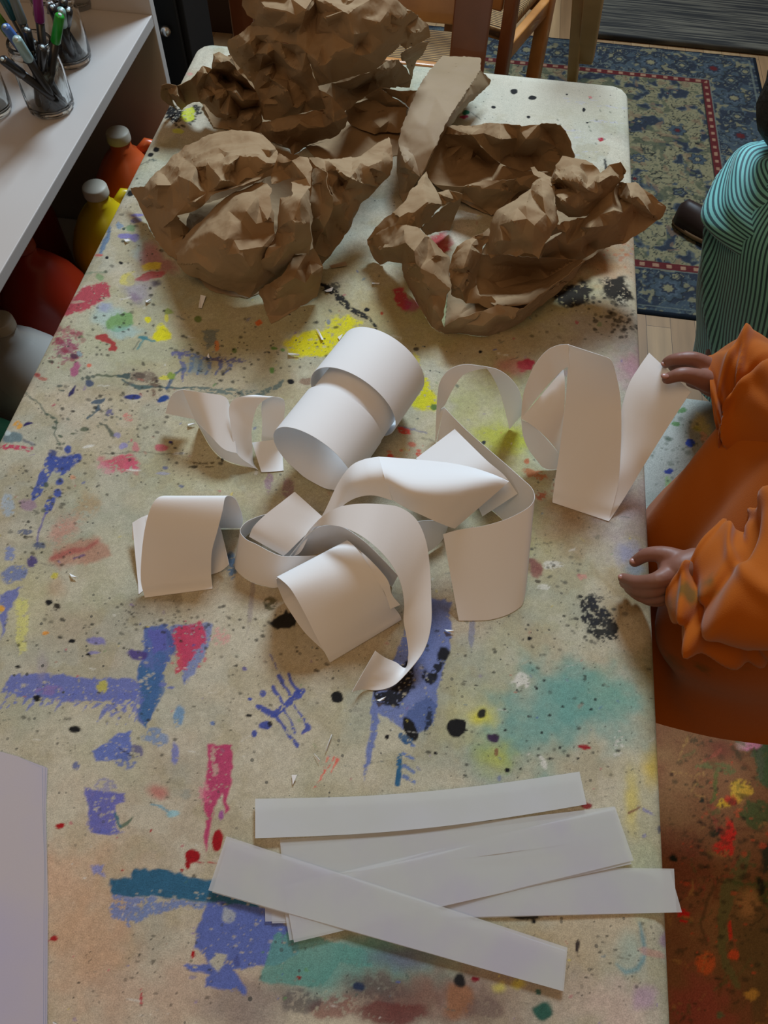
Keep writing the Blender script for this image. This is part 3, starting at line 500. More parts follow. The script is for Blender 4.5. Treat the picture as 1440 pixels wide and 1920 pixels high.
TX0, TX1, TY1, TY0 = -0.508, 0.252, 1.372, -0.46
def build_cloth():
    # parameter s runs across (with the drop on both sides), t runs along
    def axis(lo, hi, step, coarse_lo=None):
        mid = list(np.arange(lo, hi, step))+[hi]
        if coarse_lo is not None: mid = list(np.arange(coarse_lo, lo-.001, .02))+mid
        drop = [.003, .006, .009, .012, .016, .021, .03, .045, .065, .09, .12, .15]
        a0 = (coarse_lo if coarse_lo is not None else lo)
        return [a0-d for d in drop[::-1]]+mid+[hi+d for d in drop]
    R = .012
    xs = np.array(axis(TX0+R, TX1-R, .00125)); ys = np.array(axis(-.10, TY1-R, .0013, TY0+R))
    S, T = np.meshgrid(xs, ys); S = S.ravel(); T = T.ravel()
    ox = np.maximum(0, np.maximum(TX0+R-S, S-(TX1-R))); oy = np.maximum(0, np.maximum(TY0+R-T, T-(TY1-R)))
    cx = np.clip(S, TX0+R, TX1-R); cy = np.clip(T, TY0+R, TY1-R)
    # rounded corners of the top
    rc = .03
    kx = np.clip(cx, TX0+rc, TX1-rc); ky = np.clip(cy, TY0+rc, TY1-rc)
    ddx = cx-kx; ddy = cy-ky; mxd = np.maximum(np.abs(ddx), np.abs(ddy)); eu = np.hypot(ddx, ddy)+1e-9
    cor = (np.abs(ddx) > 1e-6) & (np.abs(ddy) > 1e-6)
    f = np.where(cor, mxd/eu, 1.0)
    cx = kx+ddx*f; cy = ky+ddy*f
    o = np.maximum(ox, oy); dx = np.where(ox > 0, np.sign(S-0), 0.0); dx = np.where(S < 0, -np.abs(dx), np.abs(dx)); dy = np.where(oy > 0, np.where(T > .3, 1.0, -1.0), 0.0)
    wx = ox/(o+1e-9); wy = oy/(o+1e-9)
    d = np.stack([dx*wx, dy*wy], 1); dn = np.hypot(d[:, 0], d[:, 1])+1e-9; d /= dn[:, None]
    ang = np.clip(o/R, 0, PI/2); out = R*np.sin(ang); down = R*(1-np.cos(ang))+np.maximum(0, o-R*PI/2)
    flare = np.maximum(0, o-.02)
    both = (ox > 0) & (oy > 0)
    out = out+flare*(.05+.05*np.sin(S*23+T*17)*(~both))+np.where(both, flare*.10, 0)+flare*.20*sstep(.95, 1.3, T)*(ox > 0)
    X = cx+d[:, 0]*out; Y = cy+d[:, 1]*out
    Z = TZ-.0004-down+(fbm(S*6, T*6, 61, 2)-.5)*.0006*(o == 0)
    edge = np.minimum(np.minimum(S-TX0, TX1-S), np.minimum(T-TY0, TY1-T))
    Z -= .0035*sstep(.03, 0, np.clip(edge, 0, 1))*(o == 0)
    Z = np.where(o > 0, Z-.0035, Z)
    co = np.stack([X, Y, Z], 1)
    me = grid_mesh(len(xs), len(ys), co)
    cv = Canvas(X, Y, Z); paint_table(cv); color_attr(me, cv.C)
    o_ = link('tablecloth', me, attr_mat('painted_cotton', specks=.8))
    recenter(o_)
    return tag(o_, 'cream cotton tablecloth covered in splashes and brush marks of paint, over the long table', 'tablecloth')
build_cloth()
# the table below it
t = empty('folding_table', ((TX0+TX1)/2, (TY0+TY1)/2, 0), 0, 'long low table hidden under the paint-stained tablecloth', 'table')
bm = bmesh.new(); bx(bm, ((TX0+TX1)/2, (TY0+TY1)/2, TZ-.026), (TX1-TX0-.03, TY1-TY0-.03, .036), bev=.004)
tw = mat('table_wood', A(120, 96, 66), .6)
link('tabletop', bm_mesh(bm), tw, t, False)
for sx in (TX0+.06, TX1-.06):
    for sy in (TY0+.12, TY1-.12):
        bm = bmesh.new(); sweep(bm, [(sx, sy, 0), (sx, sy, TZ-.046)], [.014, .016], 14)
        link('leg', bm_mesh(bm), mat('dark_steel', (.05, .05, .05, 1), .4, .5, .8), t)
# ================================================================ PAPER MATERIALS
def paper_mat(name, col, trans=.25, alpha=1.0, rough=.6, crinkle=None, tint=None):
    m = bpy.data.materials.new(name); m.use_nodes = True; nt = m.node_tree
    bs = nt.nodes['Principled BSDF']; out = nt.nodes['Material Output']
    bs.inputs['Base Color'].default_value = col; bs.inputs['Roughness'].default_value = rough; bs.inputs['Specular IOR Level'].default_value = .12
    tc = nt.nodes.new('ShaderNodeTexCoord')
    n = nt.nodes.new('ShaderNodeTexNoise'); n.inputs['Scale'].default_value = 700; n.inputs['Detail'].default_value = 3
    nt.links.new(tc.outputs['Object'], n.inputs['Vector'])
    bp = nt.nodes.new('ShaderNodeBump'); bp.inputs['Strength'].default_value = .12; bp.inputs['Distance'].default_value = .0003
    nt.links.new(n.outputs['Fac'], bp.inputs['Height'])
    nrm = bp
    if tint:
        n3 = nt.nodes.new('ShaderNodeTexNoise'); n3.inputs['Scale'].default_value = tint[0]; n3.inputs['Detail'].default_value = 4
        nt.links.new(tc.outputs['Object'], n3.inputs['Vector'])
        mr = nt.nodes.new('ShaderNodeMapRange'); mr.inputs[1].default_value = .42; mr.inputs[2].default_value = .68; nt.links.new(n3.outputs['Fac'], mr.inputs[0])
        mx = nt.nodes.new('ShaderNodeMix'); mx.data_type = 'RGBA'; mx.inputs[6].default_value = col; mx.inputs[7].default_value = tint[1]
        nt.links.new(mr.outputs[0], mx.inputs[0]); nt.links.new(mx.outputs[2], bs.inputs['Base Color'])
    if crinkle:
        w = nt.nodes.new('ShaderNodeTexNoise'); w.inputs['Scale'].default_value = 22; w.inputs['Detail'].default_value = 3
        nt.links.new(tc.outputs['Object'], w.inputs['Vector'])
        ad = nt.nodes.new('ShaderNodeVectorMath'); ad.operation = 'MULTIPLY_ADD'; ad.inputs[1].default_value = (.05, .05, .05)
        nt.links.new(w.outputs['Color'], ad.inputs[0]); nt.links.new(tc.outputs['Object'], ad.inputs[2])
        hs = []
        for sc_, dist in crinkle:
            v = nt.nodes.new('ShaderNodeTexVoronoi'); v.feature = 'F1'; v.inputs['Scale'].default_value = sc_
            nt.links.new(ad.outputs[0], v.inputs['Vector'])
            b2 = nt.nodes.new('ShaderNodeBump'); b2.inputs['Strength'].default_value = .55; b2.inputs['Distance'].default_value = dist
            nt.links.new(v.outputs['Distance'], b2.inputs['Height']); nt.links.new(nrm.outputs['Normal'], b2.inputs['Normal']); nrm = b2
    nt.links.new(nrm.outputs['Normal'], bs.inputs['Normal'])
    tr = nt.nodes.new('ShaderNodeBsdfTranslucent'); tr.inputs['Color'].default_value = col
    mix = nt.nodes.new('ShaderNodeMixShader'); mix.inputs[0].default_value = trans
    nt.links.new(bs.outputs[0], mix.inputs[1]); nt.links.new(tr.outputs[0], mix.inputs[2])
    last = mix
    if alpha < 1:
        tp = nt.nodes.new('ShaderNodeBsdfTransparent'); m2 = nt.nodes.new('ShaderNodeMixShader'); m2.inputs[0].default_value = alpha
        nt.links.new(tp.outputs[0], m2.inputs[1]); nt.links.new(mix.outputs[0], m2.inputs[2]); last = m2
    nt.links.new(last.outputs[0], out.inputs['Surface'])
    return m
M_WHITE = paper_mat('white_drawing_paper', (.87, .87, .88, 1), .14)
M_VEL = paper_mat('tracing_vellum', (.70, .70, .68, 1), .3, .44, .5, tint=(14, (.66, .63, .70, 1)))
M_BROWN = paper_mat('brown_kraft_paper', A(156, 130, 99, 1.42), .08, 1, .8, crinkle=[(70, .0016)], tint=(9, A(144, 115, 83, 1.36)))
M_BROWN2 = paper_mat('smooth_kraft_paper', A(150, 128, 102, 1.5), .08, 1, .6, crinkle=[(14, .002)], tint=(9, A(142, 120, 92, 1.45)))
ZA = ZT(240, 600, 2.4); ZB = ZT(640, 600, 1440/680)
def ribbon(name, patches, label, cat='paper strip', group=None, T=.0004, m=M_WHITE, n=10):
    V, F = [], []
    for z, rows in patches:
        rr = []
        for row in rows:
            rr.append([P(*z(x, y), h) for x, y, h in row])
        strip_geo(rr, n, 6, V, F)
    V = clampz(V)
    o = link(name, mesh(V, F), m); solid(o, T); recenter(o)
    return tag(o, label, cat, group)
def coil_rows(a, b, r0, r1, th0, th1, w, steps, shift0=0.0, shift1=1.0, sag=0):
    """strip wound round the axis a->b: rows of world points"""
    ax = (b-a); L = ax.length; ax = ax.normalized(); up = Vector((0, 0, 1)); side = ax.cross(up).normalized(); up2 = side.cross(ax)
    rows = []
    for k in range(steps+1):
        t = k/steps; th = th0+(th1-th0)*t; rr = r0+(r1-r0)*t
        c = a+ax*(L*(shift0+(shift1-shift0)*t))
        d = side*math.cos(th)+up2*math.sin(th)
        rows.append([c+d*rr*(1.0)-ax*w*.5, c+d*rr*(.99)+ax*w*.5])
    return rows
def world_ribbon(name, rowsets, label, cat='paper strip', group=None, n=3, m=M_WHITE):
    V, F = [], []
    for rows in rowsets: strip_geo(rows, n, 6, V, F)
    V = clampz(V)
    o = link(name, mesh(V, F), m); solid(o, .0004); recenter(o)
    return tag(o, label, cat, group)
G = 'curled strips of white paper on the table'
# big telescoping coil: each turn is a ring whose opening faces the camera
a = P(588, 862, .046); b = P(684, 733, .054)
def ring_turn(s, r_, w, th0, turns, dr=0.0, ds=0.0, up=0.0):
    ax = (b-a).normalized(); side = ax.cross(Vector((0, 0, 1))).normalized(); up2 = side.cross(ax); rows = []; N = 44
    for k in range(N+1):
        t = k/N; th = PI*(th0+t*turns); q = r_+dr*t; cc = a+ax*(s+ds*t); cc.z = TZ+max(r_, r_+dr)+.001+up; d = side*math.cos(th)+up2*math.sin(th)
        rows.append([cc+d*q-ax*w*.5, cc+d*q*.985+ax*w*.5])
    return rows
world_ribbon('paper_strip', [ring_turn(.026, .0485, .062, 1.75, -2.25, .003, .004), ring_turn(.072, .0492, .058, 1.6, -2.2, -.002, .006, .0005), ring_turn(.112, .0575, .066, 1.7, -2.3, -.004, .006)],
             'long white paper strip wound in a wide telescoping coil, beside the yellow paint blots', group=G)
# corkscrew to the left of it
a = P(352, 815, .028); b = P(560, 838, .030)
ribbon('paper_strip', [(ZA, [[(168, 420, .018), (300, 447, .016)][::1],
    [(190, 350, .040), (290, 420, .022)], [(215, 322, .052), (283, 380, .034)], [(245, 312, .058), (300, 330, .052)]]),
    (ZA, [[(245, 312, .058), (300, 447, .030)], [(330, 326, .060), (370, 520, .032)], [(435, 345, .055), (430, 580, .025)], [(462, 400, .045), (490, 600, .02)]]),
    (ZA, [[(300, 447, .030), (320, 480, .0)], [(370, 520, .030), (380, 580, .0)], [(430, 575, .022), (450, 635, .0)], [(490, 600, .018), (585, 672, .0)]]),
    (ZA, [[(585, 672, .001), (560, 640, .003)], [(490, 600, .018), (560, 580, .012)], [(462, 470, .040), (556, 500, .030)], [(455, 396, .052), (568, 430, .042)], [(480, 355, .058), (590, 380, .054)], [(540, 340, .060), (640, 348, .062)], [(600, 345, .055), (690, 352, .060)],
          [(600, 400, .040), (706, 380, .048)], [(604, 470, .022), (700, 470, .028)], [(600, 540, .003), (700, 545, .008)]]),
    (ZA, [[(558, 552, .012), (600, 683, .001)], [(610, 545, .010), (640, 682, .001)], [(690, 535, .008), (700, 676, .001)]])],
    'white paper strip twisted like a corkscrew, left of the wide telescoping coil', group=G)
# lone arch at far left
ribbon('paper_strip', [(ZA, [[(75, 1250, .0), (380, 1210, .0)], [(58, 1170, .012), (374, 1130, .014)], [(62, 1050, .032), (378, 1040, .036)], [(78, 930, .055), (402, 950, .056)], [(105, 840, .070), (425, 860, .070)], [(140, 797, .074), (440, 797, .075)], [(200, 798, .068), (478, 800, .066)],
          [(215, 850, .045), (505, 850, .045)], [(205, 900, .02), (517, 900, .022)], [(200, 935, .002), (512, 934, .002)]]),
    (ZA, [[(20, 912, .018), (48, 1235, .0)], [(80, 880, .022), (100, 1200, .001)], [(200, 850, .02), (230, 1180, .001)], [(330, 890, .024), (375, 1142, .002)], [(405, 920, .030), (430, 1120, .006)], [(432, 1000, .026), (455, 1100, .012)]]),
    (ZA, [[(20, 912, .018), (20, 990, .010)], [(50, 900, .020), (70, 965, .014)], [(90, 885, .022), (120, 950, .02)]])],
    'short white paper strip bent into an arch, standing alone furthest left of the curls', group=G)
# small loop left of centre
ribbon('paper_strip', [(ZA, [[(750, 773, .055), (876, 886, .050)], [(690, 820, .052), (840, 930, .046)], [(620, 875, .045), (780, 985, .040)], [(565, 930, .038), (725, 1040, .030)], [(545, 975, .030), (700, 1062, .022)]]),
    (ZA, [[(640, 868, .040), (600, 930, .0)], [(570, 890, .042), (545, 960, .0)], [(525, 915, .042), (500, 1020, .0)], [(505, 950, .041), (480, 1100, .0)], [(530, 985, .040), (500, 1140, .0)], [(580, 1010, .040), (560, 1180, .0)], [(640, 1042, .038), (620, 1198, .0)], [(695, 1062, .036), (668, 1204, .0)], [(770, 1062, .034), (740, 1180, .0)], [(860, 1060, .03), (840, 1130, .0)]])],
    'small white paper strip closed in a loop with one corner pointing up', group=G)
# sweeping arch over the middle
ribbon('paper_strip', [(ZA, [[(690, 1062, .004), (712, 1064, .002), (738, 1066, .001)], [(765, 995, .018), (785, 1000, .018), (808, 1005, .018)], [(840, 928, .034), (856, 930, .036), (872, 920, .036)], [(885, 860, .052), (912, 880, .052), (930, 872, .050)], [(945, 735, .072), (965, 785, .070), (985, 822, .066)],
          [(1000, 660, .086), (1015, 730, .088), (1045, 795, .080)], [(1060, 628, .092), (1078, 700, .098), (1110, 790, .086)], [(1130, 615, .096), (1150, 690, .104), (1190, 812, .086)]]),
    (ZB, [[(148, 543, .096), (168, 615, .104), (205, 715, .086)], [(250, 550, .095), (270, 660, .104), (255, 745, .084)], [(340, 558, .092), (370, 668, .100), (320, 775, .080)], [(430, 568, .088), (470, 662, .094), (370, 798, .074)], [(520, 586, .083), (550, 652, .088), (405, 812, .068)], [(600, 612, .078), (612, 648, .082), (430, 822, .063)], [(662, 640, .074), (645, 660, .076), (450, 828, .058)]])],
    'white paper strip in a high sweeping arch, its pointed end facing right', group=G)
# big S over the roll
ribbon('paper_strip', [(ZA, [[(712, 1085, .012), (740, 1066, .020)], [(770, 1010, .035), (780, 1040, .030)], [(820, 940, .055), (830, 945, .052)], [(880, 880, .075), (875, 925, .068)], [(950, 842, .090), (935, 926, .084)], [(1030, 828, .098), (1000, 945, .090)], [(1120, 828, .100), (1070, 985, .090)], [(1220, 842, .096), (1140, 1045, .082)], [(1295, 895, .088), (1195, 1115, .070)], [(1338, 985, .076), (1230, 1195, .056)],
          [(1357, 1100, .060), (1243, 1280, .042)], [(1364, 1230, .046), (1240, 1350, .030)], [(1364, 1370, .034), (1254, 1430, .018)], [(1330, 1490, .022), (1262, 1500, .010)], [(1245, 1600, .010), (1250, 1562, .004)], [(1190, 1645, .004), (1205, 1540, .008)], [(1120, 1665, .001), (1160, 1520, .016)], [(1060, 1660, .003), (1135, 1505, .022)], [(1008, 1673, .010), (1113, 1488, .026)]]),
    (ZA, [[(730, 1060, .030), (700, 1130, .0)], [(800, 975, .048), (770, 1080, .0)], [(870, 928, .062), (860, 1050, .0)], [(960, 930, .072), (950, 1040, .0)], [(1050, 985, .074), (1040, 1080, .0)], [(1130, 1060, .062), (1120, 1140, .0)], [(1215, 1150, .040), (1188, 1200, .0)]])],
    'white paper strip in a tall open S, its loose end curling nearest the camera', group=G)
# flattened roll
ribbon('paper_strip', [(ZA, [[(700, 1190, .030), (990, 1030, .040)], [(668, 1158, .046), (985, 992, .060)], [(690, 1170, .056), (1030, 1030, .068)], [(735, 1215, .058), (1080, 1100, .066)], [(790, 1310, .046), (1130, 1180, .056)], [(850, 1430, .026), (1170, 1260, .036)], [(895, 1515, .008), (1215, 1315, .014)], [(908, 1538, .001), (1230, 1345, .003)], [(880, 1490, .0), (1190, 1290, .0)], [(790, 1400, .0), (1110, 1220, .0)], [(710, 1280, .002), (1040, 1110, .002)], [(674, 1200, .018), (1000, 1040, .02)], [(668, 1164, .040), (988, 1000, .05)]]),
    (ZA, [[(985, 990, .060), (1000, 1010, .06)], [(1080, 1070, .066), (1070, 1110, .064)], [(1165, 1165, .058), (1130, 1185, .056)], [(1188, 1235, .044), (1160, 1240, .044)], [(1225, 1282, .032), (1180, 1300, .032)]])],
    'wide white paper strip pressed into a flattened roll, open end facing lower left', group=G)
# cup at the right and the long loop behind it
ribbon('paper_strip', [(ZB, [[(404, 850, .050), (466, 1194, .0)], [(470, 832, .058), (520, 1194, .0)], [(560, 818, .062), (590, 1190, .0)], [(640, 796, .065), (655, 1172, .0)], [(700, 770, .067), (700, 1146, .001)], [(745, 742, .069), (722, 1120, .003)], [(765, 715, .070), (734, 1060, .008)], [(766, 690, .070), (738, 990, .008)], [(752, 662, .070), (728, 920, .006)], [(715, 628, .068), (690, 850, .004)], [(650, 570, .062), (640, 790, .001)], [(580, 510, .052), (570, 730, .0)], [(500, 440, .042), (500, 650, .0)], [(440, 380, .036), (430, 580, .0)], [(408, 345, .034), (376, 500, .002)]]),
    (ZB, [[(408, 347, .032), (374, 490, .0)], [(396, 352, .032), (376, 400, .018)], [(412, 335, .044), (382, 300, .048)], [(440, 280, .064), (393, 242, .070)], [(480, 222, .082), (430, 196, .088)], [(530, 200, .092), (490, 176, .098)], [(578, 192, .096), (560, 183, .1)]]),
    (ZB, [[(578, 192, .096), (560, 182, .1)], [(600, 225, .082), (620, 196, .094)], [(622, 268, .060), (668, 228, .082)], [(640, 320, .038), (704, 275, .064)], [(655, 380, .016), (718, 330, .040)], [(668, 430, .002), (716, 378, .014)]])],
    'long white paper strip with a cup-like bend in front and a thin hoop behind', group=G)
ribbon('paper_strip', [(ZB, [[(296, 550, .040), (450, 433, .052)], [(360, 590, .046), (510, 492, .056)], [(440, 640, .050), (580, 560, .060)], [(520, 700, .040), (650, 620, .056)], [(560, 780, .02), (700, 690, .050)]])],
    'white paper strip with a square cut corner pointing away, tucked beneath the high arch', group=G)
ribbon('paper_strip', [(ZB, [[(300, 800, .03), (345, 918, .004)], [(345, 795, .034), (372, 900, .004)], [(390, 800, .03), (400, 872, .006)], [(425, 815, .022), (418, 835, .010)]])],
    'small white paper strip end peeking out between the high arch and the cup-like bend', group=G)
# the one held by the child
ribbon('paper_strip', [(ZB, [[(838, 725, .0), (1062, 800, .0)], [(848, 640, .014), (1098, 655, .022)], [(862, 550, .030), (1108, 540, .044)], [(875, 450, .050), (1112, 430, .066)], [(890, 320, .078), (1108, 310, .090)], [(899, 200, .106), (1092, 220, .116)], [(905, 120, .126), (1072, 160, .136)], [(900, 97, .132), (1040, 143, .138)]]),
    (ZB, [[(903, 96, .132), (905, 190, .110)], [(860, 100, .130), (890, 190, .108)], [(815, 122, .122), (850, 225, .096)], [(770, 175, .108), (805, 275, .084)], [(738, 245, .090), (765, 325, .070)], [(720, 310, .074), (740, 360, .062)], [(714, 390, .058), (722, 392, .058)]]),
    (ZB, [[(714, 392, .058), (882, 194, .100)], [(745, 410, .058), (888, 250, .092)], [(790, 445, .052), (886, 340, .074)], [(830, 485, .040), (880, 420, .054)], [(866, 532, .022), (874, 505, .034)]]),
    (ZB, [[(714, 392, .058), (716, 398, .057)], [(722, 460, .036), (750, 412, .056)], [(745, 515, .020), (790, 446, .050)], [(790, 572, .006), (828, 486, .038)], [(825, 590, .002), (856, 520, .026)], [(858, 592, .0), (868, 540, .018)]]),
    (ZB, [[(1060, 800, .0), (1064, 797, .0)], [(1080, 700, .014), (1125, 704, .012)], [(1100, 600, .030), (1190, 596, .030)], [(1108, 480, .046), (1240, 515, .048)], [(1110, 370, .062), (1290, 435, .066)], [(1140, 260, .080), (1335, 365, .084)], [(1180, 190, .092), (1366, 318, .096)], [(1222, 130, .102), (1388, 285, .104)]])],
    'long white paper strip looped at the right, its end pinched by the child in orange', group=G, n=10)

# ---------------------------------------------------------------- flat vellum strips
ZV = ZT(360, 1400, 1.5)
def sheet_quad(name, z, q, h, label, group, m, bow=0.0, corner=None, nseg=26):
    a, b_, c, d = [P(*z(x, y), h) for x, y in q]   # far-left, far-right, near-right, near-left
    V, F = [], []
    for i in range(nseg+1):
        t = i/nseg
        for j in range(5):
            s = j/4; p = a.lerp(b_, t).lerp(d.lerp(c, t), s)
            n = (b_-a).cross(d-a).normalized()
            p = p+(d-a).normalized()*bow*math.sin(PI*t)+Vector((0, 0, .0006*math.sin(t*9+q[0][0])+.0006*math.sin(t*4.3+q[0][1]))*1)
            V.append(p)
    for i in range(nseg):
        for j in range(4):
            k = i*5+j; F.append((k, k+1, k+6, k+5))
    V = [Vector((v.x, v.y, max(v.z, TZ+.0006))) for v in V]
    o = link(name, mesh(V, F), m); solid(o, .00015); recenter(o)
    return tag(o, label, 'tracing paper strip', group)
GV = 'translucent tracing paper strips near the camera'
vel = [([(222, 330), (1345, 348), (1378, 466), (225, 497)], 'translucent strip lying lowest, barely showing beyond the one that overhangs the table edge'),
       ([(203, 325), (1356, 343), (1363, 466), (206, 492)], 'translucent strip whose right end overhangs the right edge of the table'),
       ([(255, 280), (1180, 182), (1208, 262), (262, 392)], 'translucent strip second from the top of the pile, mostly covered by the strip over it'),
       ([(247, 262), (1188, 168), (1214, 250), (258, 372)], 'translucent strip running just below the uppermost separate strip, reaching up at its right end'),
       ([(250, 402), (1184, 184), (1236, 330), (274, 545)], 'translucent strip slightly peeking out below the fanned strip that rises to the right'),
       ([(258, 392), (1190, 170), (1242, 320), (287, 551)], 'translucent strip fanned upward to the right, its right end angled like a wedge'),
       ([(104, 262), (1050, 572), (1040, 687), (56, 410)], 'translucent strip just under the uppermost diagonal strip, its edge barely showing'),
       ([(97, 252), (1057, 565), (1046, 688), (46, 404)], 'translucent strip laid diagonally on top of all others, falling to the lower right')]
for k, (q, lb) in enumerate(vel):
    sheet_quad('tracing_paper_strip', ZV, q, .0010+.0006*k, lb, GV, M_VEL, bow=.002 if k in (2, 3) else .0)
M_VEL1 = paper_mat('tracing_vellum_doubled', (.68, .69, .68, 1), .3, .72, .5, tint=(16, (.70, .71, .74, 1)))
sheet_quad('tracing_paper_strip', ZV, [(178, 147), (1090, 70), (1110, 162), (178, 258)], .0055, 'translucent strip lying apart at the far side of the others, uppermost in the photo', GV, M_VEL1, bow=.006)
# ---------------------------------------------------------------- large sheets at the left corner
def poly_sheet(name, pts, h, m, label, cat, group=None, th=.0003):
    V = [P(x, y, h) for x, y in pts]
    o = link(name, mesh(V, [tuple(range(len(V)))]), m, smooth=False); solid(o, th); recenter(o)
    return tag(o, label, cat, group)
M_SHEET = paper_mat('lilac_white_paper', A(176, 166, 168), .1, 1, .6, tint=(8, A(168, 160, 176)))
poly_sheet('large_paper_sheet', [(-60, 1402), (0, 1414), (40, 1424), (70, 1434), (89, 1440), (86, 1520), (90, 1700), (88, 1990), (-60, 1990)], .001, M_SHEET, 'large pale sheet at the left table edge, lowest of the three', 'paper sheet', 'large pale sheets at the left edge')
poly_sheet('large_paper_sheet', [(-60, 1400), (0, 1411), (40, 1421), (68, 1432), (85, 1438), (83, 1520), (86, 1700), (85, 1990), (-60, 1990)], .002, M_SHEET, 'large pale sheet at the left table edge, middle of the three', 'paper sheet', 'large pale sheets at the left edge')
poly_sheet('large_paper_sheet', [(-60, 1396), (0, 1409), (36, 1419), (60, 1432), (79, 1440), (80, 1520), (83, 1620), (82, 1700), (81, 1990), (-60, 1990)], .003, M_SHEET, 'large lilac-white sheet on top of the others at the left table edge', 'paper sheet', 'large pale sheets at the left edge')
# ---------------------------------------------------------------- clippings
clips = [([(592, 616), (603, 637), (607, 637), (597, 618)], 'sliver on the yellow blot'), ([(633, 632), (643, 626), (637, 638)], 'tiny triangle at the right of the yellow blot'), ([(540, 662), (562, 664), (560, 667), (541, 665)], 'long sliver below the yellow blot'),
         ([(547, 1453), (557, 1453), (549, 1472)], 'triangle left above the uppermost flat strip'), ([(589, 1413), (600, 1425), (598, 1431)], 'small triangle below the long thin sliver'), ([(621, 1377), (623, 1377), (612, 1409), (610, 1408)], 'long thin sliver in the middle of bare cloth'),
         ([(706, 1313), (724, 1306), (720, 1312), (712, 1315)], 'chip on the black brush mark below the S curl'), ([(833, 1180), (852, 1182), (851, 1187), (838, 1184)], 'chip at the foot of the cup-like bend'), ([(376, 553), (386, 555), (378, 578), (372, 577)], 'pale chip under the left crumpled paper'),
         ([(608, 545), (625, 538), (622, 546), (612, 547)], 'white chip on the black streak'), ([(697, 530), (712, 530), (711, 533), (698, 532)], 'white chip right of the black streak'), ([(273, 564), (284, 560), (282, 563), (275, 567)], 'white chip on the red and yellow patch at left'),
         ([(130, 1075), (144, 1082), (141, 1084), (134, 1081)], 'white chip on the rosy smear'), ([(388, 668), (391, 662), (393, 671), (390, 671)], 'white chip on the blue marks left of the coil'), ([(232, 449), (240, 448), (245, 451), (236, 453)], 'white chip on the violet mark near the shelf'),
         ([(99, 1916), (106, 1920), (100, 1926)], 'white corner at the bottom edge'), ([(352, 795), (366, 793), (366, 796), (353, 798)], 'faint chip beside the corkscrew curl')]
for q, lb in clips:
    V = [P(x, y, .0012+.0022*(k % 2)) for k, (x, y) in enumerate(q)]
    o = link('paper_scrap', mesh(V, [tuple(range(len(V)))]), M_WHITE, smooth=False); solid(o, .0003); recenter(o)
    tag(o, 'tiny white paper clipping, '+lb, 'paper scrap', 'paper clippings scattered on the cloth')
V = [P(*q, .002) for q in [(617, 498), (648, 490), (651, 498), (622, 503)]]
o = link('paper_scrap', mesh(V, [(0, 1, 2, 3)]), M_BROWN2, smooth=False); solid(o, .0003); recenter(o)
tag(o, 'small brown paper clipping lying right of the left crumpled paper', 'paper scrap')

# ================================================================ CRUMPLED BROWN PAPER
rc_ = random.Random(3)
FD = []
for k in range(13):
    v = Vector((rc_.gauss(0, 1), rc_.gauss(0, 1), rc_.gauss(0, 1)*.6)).normalized()
    fr = 11*1.32**k; FD.append((np.array(v), fr, rc_.random(), .018/fr if k < 3 else .030/fr))
def tri(x): x = x-np.floor(x); return 1-4*np.abs(x-.5)
def crumple(Pw, s=1.0, seed=0):
    w = np.stack([fbm(Pw[:, 0]*9, Pw[:, 1]*9, 70+seed, 2), fbm(Pw[:, 1]*9, Pw[:, 2]*9+3, 80+seed, 2), fbm(Pw[:, 0]*9, Pw[:, 2]*9+7, 90+seed, 2)], 1)-.5
    q = Pw+w*.06; d = np.zeros(len(Pw)); m = fbm(Pw[:, 0]*14, Pw[:, 1]*14+Pw[:, 2]*10, 95+seed, 2)
    for i, (v, fr, ph, am) in enumerate(FD):
        d += am*tri(q @ v*fr+ph+seed*.37*(i+1))*(1 if i < 3 else np.clip(m*2.6-.7, .05, 1.3))
    return d*s
